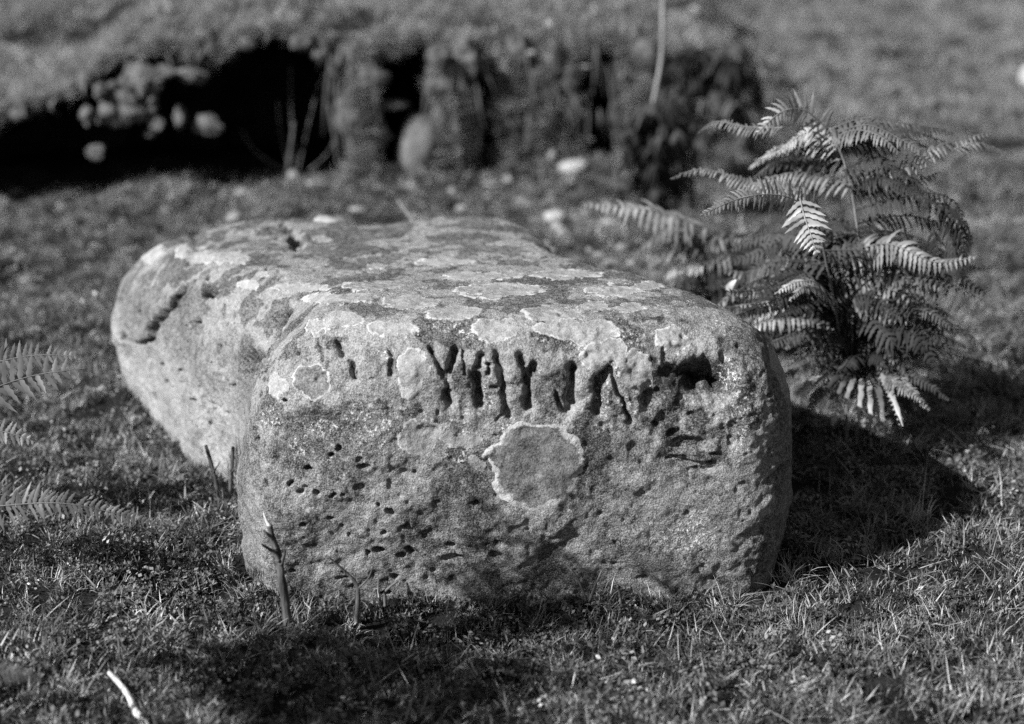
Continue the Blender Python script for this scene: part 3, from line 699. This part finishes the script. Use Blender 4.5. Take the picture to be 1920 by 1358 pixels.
for i in range(80):
    t = rf.random(); sx, sy = (1560 + 50 * t, 430 + 240 * t) if i % 2 else (1545 + 30 * t, 470 + 200 * t)
    sg = rf.choice([-1, 1]); reach = rf.uniform(100, 270) if sg > 0 else rf.uniform(110, 240); dy_ = rf.uniform(-.30, .30) if sg > 0 or sy > 500 else rf.uniform(.05, .35)
    P_ = [(sx, sy), (sx + sg * reach * .35, sy - rf.uniform(5, 40)), (sx + sg * reach * .7, sy - rf.uniform(-15, 35)), (sx + sg * reach, sy + rf.uniform(-10, 45))]
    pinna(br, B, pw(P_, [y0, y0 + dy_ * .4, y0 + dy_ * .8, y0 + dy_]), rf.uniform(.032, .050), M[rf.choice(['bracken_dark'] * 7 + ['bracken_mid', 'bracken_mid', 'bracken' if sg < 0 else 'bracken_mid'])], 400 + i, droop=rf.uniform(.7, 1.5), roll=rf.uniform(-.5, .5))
# broad hanging leaflets of the lowest frond
for i, (p, q, w) in enumerate([((1590, 705), (1566, 760), .008), ((1602, 708), (1582, 770), .0085), ((1615, 710), (1608, 800), .010), ((1628, 712), (1632, 822), .009), ((1640, 706), (1656, 790), .009), ((1652, 700), (1690, 806), .009),
                               ((1578, 700), (1545, 745), .008), ((1565, 700), (1522, 732), .0075)]):
    a = at(*p, y0 - .12); b = at(*q, y0 - .24); mb = MB(); d = (b - a); L = np.linalg.norm(d); d /= L
    r = random.Random(i); mid = a
    leaflet(mb, r, a, d + np.array([0, 0, .35]), np.array([-.25, -.9, .5]), L, w, .5)
    # finely lobed edge: small lobes down both sides
    for s in range(12):
        t = (s + 1) / 13; c = a + (b - a) * t + np.array([0, 0, .01]) * math.sin(t * 3.1)
        for sg in (-1, 1): leaflet(mb, r, c, np.array([sg * .9, 0, -.35]), np.array([-.2, -.9, .5]), w * 1.25 * (1 - t ** 2) + .001, .0022, .4, False)
    mb.build('leaflet', M['bracken'] if i in (1, 2, 3, 5) else M['bracken_mid'], br, off=B)
# withered hanging fronds at its right
for i, (p, dy) in enumerate([([(1740, 375), (1775, 400), (1785, 470), (1772, 560)], [-.06, -.08, -.1, -.1]), ([(1765, 380), (1800, 420), (1806, 480), (1800, 540)], [-.08, -.1, -.1, -.1]), ([(1750, 430), (1760, 480), (1752, 530), (1760, 575)], [-.08, -.1, -.1, -.1])]):
    pinna(br, B, pw(p, [y0 + q for q in dy]), .035, M['bracken_dark'], 500 + i, droop=2.6, name='withered_frond', updir=(0, -1, .2))

for i in range(17):
    t = rf.random(); sx, sy = 1556 + 35 * t, 245 + 110 * t; sg = -1 if i % 2 else 1; reach = rf.uniform(60, 170) if sg < 0 else rf.uniform(120, 270); dy_ = rf.uniform(-.25, .25) if sg > 0 else rf.uniform(.05, .3)
    P_ = [(sx, sy), (sx + sg * reach * .35, sy - rf.uniform(8, 25)), (sx + sg * reach * .7, sy - rf.uniform(-12, 12)), (sx + sg * reach, sy + rf.uniform(5, 45))]
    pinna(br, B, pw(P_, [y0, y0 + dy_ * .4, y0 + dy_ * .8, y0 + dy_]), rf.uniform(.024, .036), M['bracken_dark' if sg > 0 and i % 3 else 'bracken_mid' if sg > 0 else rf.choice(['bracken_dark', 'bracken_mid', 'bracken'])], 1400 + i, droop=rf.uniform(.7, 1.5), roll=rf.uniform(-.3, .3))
for i, q_ in enumerate([(1492, 742), (1520, 775), (1560, 800), (1700, 790), (1745, 770), (1480, 700), (1660, 810)]):   # lowest lit tier
    sx, sy = 1602, 700; mx_, my_ = (sx + q_[0]) / 2, (sy + q_[1]) / 2 - 28
    pinna(br, B, pw([(sx, sy), (mx_, my_), q_], [y0 - .02, y0 - .12, y0 - .22]), .024, M['bracken' if i % 2 == 0 else 'bracken_mid'], 1700 + i, droop=.7, updir=(-.1, -.9, .5))
for i in range(20):                    # low spreading fronds beside the stone
    a_ = rf.uniform(-1, 1); reach = 60 + 130 * rf.random(); sx, sy = 1600 + rf.uniform(-15, 15), rf.uniform(640, 730)
    P_ = [(sx, sy), (sx + a_ * reach * .4, sy - rf.uniform(0, 25)), (sx + a_ * reach * .8, sy + rf.uniform(0, 20)), (sx + a_ * reach * 1.1, sy + rf.uniform(20, 70))]
    dy_ = rf.uniform(-.3, .1); pinna(br, B, pw(P_, [y0, y0 + dy_ * .4, y0 + dy_ * .8, y0 + dy_]), rf.uniform(.028, .042), M[rf.choice(['bracken_dark', 'bracken_dark', 'bracken_mid'])], 1500 + i, droop=rf.uniform(.7, 1.5), roll=rf.uniform(-.4, .4))
# --- second bracken behind the shoulder of the stone
B2 = gp(1335, 640, 0); 
b2 = empty('bracken', B2); tag(b2, 'smaller bracken behind the stone with a pale frond reaching left', 'bracken', 'bracken around the stone')
y2 = B2[1] - .15
stalk(b2, B2, [B2 + [0, 0, -.03]] + pw([(1325, 560), (1322, 490), (1317, 425)], [y2 + .05, y2, y2]), .0058, .0042, M['stalk'])
for i, (p, dy, L, mk, dr) in enumerate([
        ([(1330, 430), (1260, 405), (1180, 388), (1092, 382)], [0, -.05, -.08, -.1], .062, 'bracken', 1.3),
        ([(1320, 450), (1280, 432), (1235, 440), (1190, 478)], [0, .02, .05, .08], .038, 'bracken_mid', 1.2),
        ([(1322, 470), (1280, 460), (1240, 475), (1215, 505)], [0, .0, .02, .03], .036, 'bracken_mid', 1.3),
        ([(1322, 490), (1290, 500), (1260, 510), (1245, 530)], [0, .0, .02, .03], .032, 'bracken', 1.1),
        ([(1322, 470), (1360, 470), (1385, 462), (1412, 440)], [0, .0, .02, .03], .025, 'bracken', .8),
        ([(1320, 455), (1350, 440), (1380, 445), (1410, 470)], [0, .02, .05, .06], .040, 'bracken_dark', 1.0),
        ([(1322, 500), (1350, 500), (1380, 510), (1400, 540)], [0, .02, .05, .06], .040, 'bracken_dark', 1.0),
        ([(1322, 530), (1350, 540), (1370, 560), (1390, 590)], [0, .02, .05, .06], .036, 'bracken_mid', 1.0),
        ([(1322, 520), (1300, 520), (1280, 540), (1262, 560)], [0, .03, .05, .06], .036, 'bracken_dark', 1.0)]):
    pinna(b2, B2, pw(p, [y2 + q for q in dy]), L, M[mk], 600 + i, droop=dr)
for i in range(40):
    sg = rf.choice([-1, 1, 1]); reach = rf.uniform(40, 110) if sg < 0 else rf.uniform(60, 190); sx, sy = 1322, rf.uniform(440, 610)
    pinna(b2, B2, pw([(sx, sy), (sx + sg * reach * .4, sy - 15), (sx + sg * reach * .8, sy + 5), (sx + sg * reach, sy + 45)], [y2, y2 + rf.uniform(-.05, .1), y2 + rf.uniform(-.05, .15), y2 + rf.uniform(-.05, .2)]), rf.uniform(.028, .042), M[rf.choice(['bracken_dark', 'bracken_dark', 'bracken_mid'])], 1600 + i, droop=1.1)

# --- tall stalk with withered fronds further back
B3 = gp(1205, 408, .02); b3 = empty('bracken', B3); tag(b3, 'withered bracken with a tall pale stalk rising out of the top of the picture', 'bracken', 'bracken around the stone')
y3 = B3[1]
stalk(b3, B3, [B3 + [0, 0, -.03]] + pw([(1212, 300), (1222, 210), (1240, 110), (1243, 20), (1243, -120)], [y3] * 5), .0062, .0078, M['pale'], lab='pale upright stalk')
r = random.Random(5)
for i in range(46):
    sx, sy = 1208 + r.uniform(-12, 25), r.uniform(190, 360); dx = r.uniform(-70, 100); dyy = r.uniform(40, 110)
    pinna(b3, B3, pw([(sx, sy), (sx + dx * .5, sy + dyy * .1), (sx + dx * .8, sy + dyy * .5), (sx + dx * .85, sy + dyy)], [y3, y3 - .08 + r.uniform(-.1, .1), y3 + r.uniform(-.15, .1), y3 + r.uniform(-.2, .1)]), .05, M['bracken_dark'], 700 + i, droop=2.0, name='withered_frond', updir=(0, -1, .6), teeth=False)
B4 = gp(1330, 330, .02); b4 = empty('bracken', B4); tag(b4, 'ragged half withered bracken at the right end of the bank', 'bracken', 'bracken around the stone')
y4 = B4[1]
stalk(b4, B4, [B4 + [0, 0, -.03]] + pw([(1335, 250), (1340, 160), (1350, 90)], [y4] * 3), .006, .004, M['stalk'])
for i in range(46):
    sx, sy = 1340 + r.uniform(-25, 25), r.uniform(90, 250); dx = r.choice([-1, 1]) * r.uniform(30, 100); dyy = r.uniform(25, 110)
    pinna(b4, B4, pw([(sx, sy), (sx + dx * .5, sy - 8), (sx + dx * .85, sy + dyy * .4), (sx + dx, sy + dyy)], [y4, y4 - .1 + r.uniform(-.1, .1), y4 + r.uniform(-.2, .1), y4 + r.uniform(-.2, .1)]), .06, M['bracken_dark' if i % 5 else 'bracken_mid'], 740 + i, droop=1.8, updir=(0, -.6, 1), teeth=False)

# --- bracken coming in from the left edge
B5 = np.array([-1.42, .35, 0]); b5 = empty('bracken', B5); tag(b5, 'bracken leaning in from the left edge, grey fronds over the grass', 'bracken', 'bracken around the stone')
for i, (p, ys, L, mk, dr) in enumerate([
        ([(-160, 800), (-40, 740), (60, 705), (165, 690)], [.30, .25, .2, .18], .075, 'bracken_mid', .7),
        ([(-160, 780), (-60, 700), (50, 668), (150, 668)], [.34, .30, .28, .26], .05, 'bracken', .8),
        ([(-160, 810), (-60, 800), (10, 810), (70, 830)], [.30, .25, .2, .18], .05, 'bracken_dark', .7),
        ([(-180, 960), (-20, 950), (130, 945), (300, 985)], [.05, .0, -.05, -.08], .055, 'bracken_mid', 1.1),
        ([(-180, 930), (-60, 925), (60, 935), (150, 965)], [.1, .05, .02, -.0], .05, 'bracken_dark', 1.1),
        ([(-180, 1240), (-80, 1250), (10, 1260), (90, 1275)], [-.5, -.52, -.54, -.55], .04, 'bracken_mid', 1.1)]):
    pinna(b5, B5, pw(p, ys), L * (.95 if i < 3 else .72), M['bracken_mid' if i < 4 else 'bracken_dull'], 800 + i, droop=-.2 if i < 3 else .5, updir=(0, -1, .25))  # the last two fronds take a plain darker grey leaflet colour
stalk(b5, B5, [B5 + [0, 0, -.03], B5 + [.02, -.03, .2], at(-160, 800, .30)], .005, .0035, M['stalk'])
stalk(b5, B5, [B5 + [0, 0, -.03], B5 + [.05, -.15, .12], at(-180, 945, .07)], .005, .003, M['stalk'])
stalk(b5, B5, [B5 + [0, 0, -.03], B5 + [.0, -.4, .2], at(-180, 1240, -.5)], .005, .003, M['stalk'])
# --- bracken outside the frame on the left; it shades the turf before the stone
B6 = np.array([-1.42, -.98, 0]); b6 = empty('bracken', B6); tag(b6, 'leafy bracken outside the left edge that shades the front turf', 'bracken', 'bracken around the stone')
for j in range(3):
    tx = -1.62 + .2 * j; top = np.array([tx, -.95 - .08 * j, 1.2 - .05 * j])
    stalk(b6, B6, [B6 + [.03 * j, 0, -.03], (B6 + top) / 2 + [0, 0, .1], top], .006, .004, M['stalk'])
for i in range(26):
    r_ = random.Random(900 + i); h = r_.uniform(.72, 1.22); a = r_.uniform(0, 6.28); c = np.array([-1.38 + r_.uniform(-.2, .2), -.98 + r_.uniform(-.12, .16), h]); L_ = r_.uniform(.22, .38)
    e = c + np.array([math.cos(a) * L_, math.sin(a) * L_ * .8, r_.uniform(-.06, .06)])
    lim = -.36 * (e[1] + 3.2) - .12
    if e[0] > lim: e[0] = lim
    pinna(b6, B6, [c, (c + e) / 2 + [0, 0, .04], e], .07, M['bracken_mid'], 950 + i, droop=.9, teeth=False)

# ------------------------------------------------------------------ dead sticks near the stone
def stick_thing(name, label, cat, base, paths, group=None):
    t = empty(name, base); tag(t, label, cat, group)
    for nm, pts, r0, r1, mk in paths: stalk(t, base, pts, r0, r1, M[mk], name=nm, wob=.14)
    return t
b = gp(541, 1178, .0)
yb = b[1]
stick_thing('broken_stalk', 'dark broken dead stalk with a pale torn tip before the left corner', 'dead stalk', b, [
    ('stem', [b + [0, 0, -.03]] + pw([(535, 1130), (527, 1080), (524, 1045), (513, 1015), (505, 985)], [yb, yb, yb + .01, yb + .01, yb + .01]), .0098, .0050, 'dead'),
    ('fork', pw([(524, 1052), (512, 1035), (499, 1026), (490, 1020)], [yb, yb, yb - .01, yb - .02]), .005, .0015, 'dead'),
    ('fork', pw([(518, 1030), (508, 1008), (500, 1000), (493, 994)], [yb, yb, yb - .01, yb - .01]), .005, .0015, 'dead'),
    ('fork', pw([(526, 1060), (533, 1040), (536, 1030)], [yb, yb, yb - .01]), .004, .001, 'dead'),
    ('torn_tip', pw([(506, 988), (500, 976), (494, 962)], [yb + .01] * 3), .0048, .0008, 'torn')])
b = gp(668, 1155, 0); yb = b[1]
stick_thing('thin_twig', 'thin dark twig leaning up left against the lower face of the stone', 'twig', b, [
    ('stem', [b + [0, 0, -.02]] + pw([(671, 1120), (668, 1095), (645, 1070), (614, 1043)], [yb, yb, yb, yb - .01]), .006, .0012, 'dead'),
    ('fork', pw([(670, 1105), (690, 1085), (700, 1060)], [yb, yb - .01, yb - .02]), .0022, .0006, 'dead')])
b = gp(722, 1120, .02); yb = b[1]
stick_thing('curled_twig', 'short curled dark twig low on the face near the middle', 'twig', b, [('stem', [b + [0, 0, -.02]] + pw([(722, 1112), (732, 1100), (745, 1090)], [yb, yb - .01, yb - .01]), .004, .0015, 'dead')])
for (p, q, lab) in (((412, 940), (386, 835), 'dark stub leaning left in the nook beside the paler flank'), ((428, 940), (437, 838), 'dark upright stub at the front corner, right of the leaning stub'), ((345, 905), (398, 893), 'thin fallen stub lying in the grass at the nook')):
    b = gp(p[0], p[1], 0); yb = b[1]
    stick_thing('stub', lab, 'dead stalk', b, [('stem', [b + [0, 0, -.02]] + pw([((p[0] * 2 + q[0]) / 3 + 2, (p[1] * 2 + q[1]) / 3), q], [yb, yb + .01]), .0062, .004, 'dead'),
                                         ('fork', pw([((p[0] + q[0]) / 2, (p[1] + q[1]) / 2), ((p[0] + q[0]) / 2 + 14, (p[1] + q[1]) / 2 - 22)], [yb, yb - .02]), .0022, .0008, 'dead')], 'dead stubs in the nook')
for (p, q, lab) in (((1100, 1112), (1062, 1060), 'thin blade like twig leaning left on the lower right face'), ((1105, 1112), (1128, 1070), 'thin twig leaning right on the lower right face'), ((1165, 1116), (1150, 1098), 'tiny stub at the foot of the lower right face')):
    b = gp(p[0], p[1], .01); yb = b[1] - .01
    stick_thing('fine_twig', lab, 'twig', b, [('stem', [b + [0, 0, -.02]] + pw([((p[0] + q[0]) / 2 + 3, (p[1] + q[1]) / 2), q], [yb, yb]), .0035, .0008, 'dead')], 'fine twigs at the foot of the stone')
a, c = gp(205, 1262, .03), gp(280, 1368, .015)
stick_thing('bleached_stick', 'bleached straight stick lying in the grass at the bottom left', 'stick', (a + c) / 2, [('stem', [a, a * .6 + c * .4 + [.003, 0, .006], a * .3 + c * .7 + [-.002, 0, .001], c], .0045, .0078, 'bleached')])
a, c = gp(335, 912, .03), gp(400, 890, .03)

# dried plant with a fan of stems coloured dark for the shade in the mouth of the hollow
yy = 3.42; b = at(558, 318, yy); b[2] = 0
stick_thing('dried_plant', 'dried plant, a fan of five dim bare stems in the mouth of the dark hollow', 'dried plant', b, [
    ('stem', pw(pts, [yy] * len(pts)), .0042, .002, 'dead') for pts in ([(556, 320), (548, 240), (545, 170), (545, 125)], [(560, 320), (575, 250), (592, 180), (608, 140)], [(545, 320), (528, 260), (520, 190)],
                                                                       [(540, 325), (480, 285), (452, 243)], [(580, 320), (612, 290), (632, 255)])])
a = at(-60, 40, 4.6); c = at(62, 95, 4.4)
c[2] = float(fieldZ(np.array([c[0]]), np.array([c[1]]))[0]) + .05; a[2] = c[2] + .06
stick_thing('fallen_branch', 'pale fallen branch lying at the top left corner', 'branch', c, [('limb', [a, (a + c) / 2, c], .03, .026, 'stalk')])
P_ = pw([(778, 420), (760, 395), (745, 375)], [1.75, 1.8, 1.85])
stick_thing('leaning_twig', 'thin grey twig leaning left behind the middle of the stone', 'twig', P_[0], [('stem', P_, .005, .003, 'stalk')])
# dead leaves lying on the back of the stone
def leaf_thing(name, px, py, Y, L, w, tilt, mk, label, group=None):
    c = at(px, py, Y); t = mesh_obj(name, [(0, 0, 0)], [], None); me = t.data
    mb = MB(); r_ = random.Random(px); leaflet(mb, r_, (-L / 2, 0, 0), np.array([math.cos(tilt), 0, math.sin(tilt)]), np.array([-.3, -.6, .7]), L, w, .8, False); 
    bpy.data.objects.remove(t); bpy.data.meshes.remove(me)
    o = mb.build(name, M[mk], loc=c); return tag(o, label, 'leaf', group)
leaf_thing('dead_leaf', 612, 415, 1.42, .07, .016, .5, 'straw', 'curled pale dead leaf on the far edge of the stone')
leaf_thing('dead_leaf', 645, 405, 1.45, .05, .008, -.2, 'straw', 'thin dark edged dead leaf beside the curled one')
leaf_thing('pale_leaf', 1377, 545, .75, .035, .010, 1.2, 'bracken', 'pale upright leaf catching the sun behind the right shoulder')

# ------------------------------------------------------------------ loose stones
def rock(name, c, s, seed, mat, label, cat='stone', group=None, rot=0.0, sub=3):
    import bmesh
    bm = bmesh.new(); bmesh.ops.create_icosphere(bm, subdivisions=sub, radius=1); P_ = np.array([v.co for v in bm.verts])
    d = 1 + .28 * fbm(P_ + seed * 3.1, .9, 3, seed) ; cut = np.array([rng.normal(size=3) for _ in range(7)])
    P_ = P_ * d[:, None]
    for q in cut:
        q = q / np.linalg.norm(q); t = P_ @ q; P_ = P_ - np.outer(np.maximum(t - .78, 0) * .85, q)
    for v, p in zip(bm.verts, P_ * np.array(s)): v.co = p
    me = bpy.data.meshes.new(name); bm.to_mesh(me); bm.free(); me.materials.append(mat)
    me.polygons.foreach_set('use_smooth', [True] * len(me.polygons))
    o = bpy.data.objects.new(name, me); COL.objects.link(o); o.location = c; o.rotation_euler = (0, 0, rot); return tag(o, label, cat, group)
c = gp(795, 326, .0); c[2] = float(floorZ(c[:1], c[1:2])[0]); rock('boulder', c + [0, -.08, .10], (.095, .10, .16), 3, M['boulder'], 'upright rounded boulder on the floor before the bank', 'boulder')
for i, (px, py, w, h, z, lab) in enumerate([
        (1077, 318, 30, 12, 0, 'long bright flat stone right of the boulder'), (735, 320, 20, 9, 0, 'bright flat stone left of the boulder'), (1040, 410, 22, 9, 0, 'flat pale stone behind the right of the big stone'),
        (890, 293, 14, 9, 0, 'small pale stone just right of the boulder'), (968, 295, 12, 9, 0, 'small pale stone midway along the foot of the bank'), (1036, 296, 9, 8, 0, 'tiny pale stone above the long bright one'),
        (1137, 250, 14, 18, 0, 'pale upright stone at the foot of the bank, farther right'), (1202, 290, 14, 9, 0, 'pale stone beside the withered fern'), (1045, 430, 14, 8, 0, 'small pale stone nearest behind the big stone'),
        (550, 335, 12, 10, 0, 'small grey stone under the fan of stems'), (440, 412, 16, 9, .02, 'pale stone peeping over the far left of the big stone'), (865, 395, 12, 7, 0, 'small pale stone behind the middle of the big stone')]):
    for _ in range(5): c = gp(px, py, z); z = float(floorZ(np.array([c[0]]), np.array([c[1]]))[0]) + .022
    s = 1 / (FPX / np.linalg.norm(c - CAM))
    rock('pale_stone', c + [0, .01, h * s * .3], (w * s * 1.1, w * s * .8, max(h * s * 1.3, .018)), 20 + i, M['pale_rock' if i in (0, 1, 2, 6) else 'rock'], lab, 'stone', 'pale stones strewn before the bank', .2, 2)
for i, (px, py, w, h, lab) in enumerate([(206, 208, 20, 16, 'long grey stone sticking out of the bank at the left'), (285, 185, 12, 14, 'dull clod stone in the bank right of the long one'), (283, 250, 12, 8, 'small stone low in the bank at the left'),
                                  (845, 132, 11, 13, 'bright stone high in the bank, centre'), (700, 245, 24, 34, 'tall lumpy clod standing between the two hollows'), (735, 195, 34, 9, 'flat ledge stone atop the tall clod'), (665, 180, 22, 26, 'grey clod above the tall one under the turf'),
                                  (820, 155, 9, 9, 'small stone left of the bright one high in the bank'), (1090, 135, 12, 10, 'pale stone near the top of the bank, right'), (1015, 160, 14, 18, 'grey clod high in the right bank'),
                                  (945, 195, 12, 16, 'grey clod in the middle of the right bank'), (985, 240, 10, 10, 'small clod low in the right bank')]):
    X_ = (px - 960) / FPX * 7.0; Y_ = float(lipY(np.array([X_]))[0]) - .03
    c = at(px, py, Y_); s = np.linalg.norm(c - CAM) / FPX
    rock('bank_stone', c, (w * s, .05, h * s), 50 + i, M['rock' if i in (3,) else 'clod'], lab, 'stone', 'stones and clods in the bank', .1, 2)
mb = MB(); r_ = random.Random(3)
rb = MB()
def pebble(c, q, sd_):
    import itertools
    ph = (1 + 5 ** .5) / 2; vs = np.array([(a, b * ph, 0) for a in (-1, 1) for b in (-1, 1)] + [(0, a, b * ph) for a in (-1, 1) for b in (-1, 1)] + [(b * ph, 0, a) for a in (-1, 1) for b in (-1, 1)], float)
    vs = vs / 1.9 * (1 + .25 * np.random.default_rng(sd_).normal(size=(12, 1))) * q * np.array([r_.uniform(.9, 1.7), 1, r_.uniform(.5, 1)])
    bm_ = _bm.new(); [bm_.verts.new(v) for v in vs]; _bm.ops.convex_hull(bm_, input=bm_.verts); bm_.verts.index_update()
    rb.add([np.array(v.co) + c for v in bm_.verts], [tuple(v.index for v in f.verts) for f in bm_.faces]); bm_.free()
import bmesh as _bm
for i in range(330):
    X_ = r_.gauss(.15, .55); Y_ = r_.uniform(1.5, 3.5) if i < 230 else float(lipY(np.array([X_]))[0]) - .09
    if i < 230 and plan_d(np.array([X_]), np.array([Y_]))[0] < .04: continue
    Z_ = float(floorZ(np.array([X_]), np.array([Y_]))[0]) + .012 if i < 230 else r_.uniform(.02, max(.03, float(bankH(np.array([X_]))[0]) * .9))
    if i >= 230 and float(under(np.array([X_]))[0]) > .35: continue
    pebble(np.array([X_, Y_, Z_]), .006 + .018 * r_.random() ** 2, i)
tag(rb.build('rubble', M['rock'], smooth=False), 'small grey rubble scattered between the stone and the bank', 'rubble', None, 'stuff')
import bmesh as _bm
bm = _bm.new()
for i in range(206):
    X_ = r_.uniform(-.66, 1.0) if i < 170 else (r_.uniform(-2.3, -.66) if i < 185 else r_.gauss(-1.34, .10)); H_ = float(bankH(np.array([X_]))[0]); fu = float(under(np.array([X_]))[0])
    if fu > .15 and i < 170: continue
    Z_ = H_ * .95 * r_.random() ** .8 if i < 170 else H_ - r_.uniform(.02, .05) if i < 185 else H_ * r_.uniform(.38, .9); Y_ = float(lipY(np.array([X_]))[0]) - .05 - .05 * r_.random(); q = r_.uniform(.018, .06) if i < 170 else r_.uniform(.015, .03) if i < 185 else r_.uniform(.02, .045)
    g_ = _bm.ops.create_icosphere(bm, subdivisions=2, radius=q)['verts']; P_ = np.array([v.co for v in g_]); dn = 1 + .9 * fbm(P_ + i, q * 1.1, 3, i, .7); sx_ = r_.uniform(.7, 1.9)
    for v, k_ in zip(g_, dn): v.co = Vector((v.co.x * k_ * sx_ + X_, v.co.y * k_ * .8 + Y_, v.co.z * k_ * r_.uniform(1.1, 1.12) + Z_))
me = bpy.data.meshes.new('crumbling_earth'); bm.to_mesh(me); bm.free(); me.materials.append(M['clod'])
o = bpy.data.objects.new('crumbling_earth', me); COL.objects.link(o); tag(o, 'crumbling lumps of earth down the face of the bank', 'earth', None, 'stuff')
for i in range(190):
    X_ = r_.gauss([-.62, -.2, .1, .18, .45, .62, .9][i % 7], .06) if i < 165 else r_.uniform(-2.3, -.6); H_ = float(bankH(np.array([X_]))[0]); Y_ = float(lipY(np.array([X_]))[0]) - .10 - .03 * r_.random()
    z1 = H_ * (r_.uniform(.4, .95) if i < 165 else .95); L_ = H_ * r_.uniform(.15, .6) * (1 if i < 165 else .25); dx = r_.uniform(-.05, .05)
    mb.add(*strip([np.array([X_, Y_ + .03, z1]), np.array([X_ + dx * .5, Y_ - .02, z1 - L_ * .5]), np.array([X_ + dx, Y_, z1 - L_])], [.003, .0042 * r_.uniform(.5, 1.5), .001], np.array([.9, .3, 0])))
tag(mb.build('hanging_roots', M['root']), 'pale roots and dead grass hanging down the face of the bank', 'roots', None, 'stuff')
for i, (px, py, w, h, lab) in enumerate([(1935, 150, 26, 34, 'bright stone on the slope at the right edge'), (1300, 22, 18, 11, 'pale stone on the slope beside the tall stalk'), (1032, 46, 10, 8, 'tiny pale stone on the slope, top centre')]):
    zz = .42 if px < 1500 else .08
    c = gp(px, py, zz); s = np.linalg.norm(c - CAM) / FPX
    z_ = float(fieldZ(np.array([c[0]]), np.array([c[1]]))[0])
    for _ in range(4):
        c = gp(px, py, z_); z_ = float(fieldZ(np.array([c[0]]), np.array([c[1]]))[0]) + .02
    rock('slope_stone', c, (w * s, w * s, h * s), 80 + i, M['pale_rock'], lab, 'stone', 'stones on the slope', 0, 2)
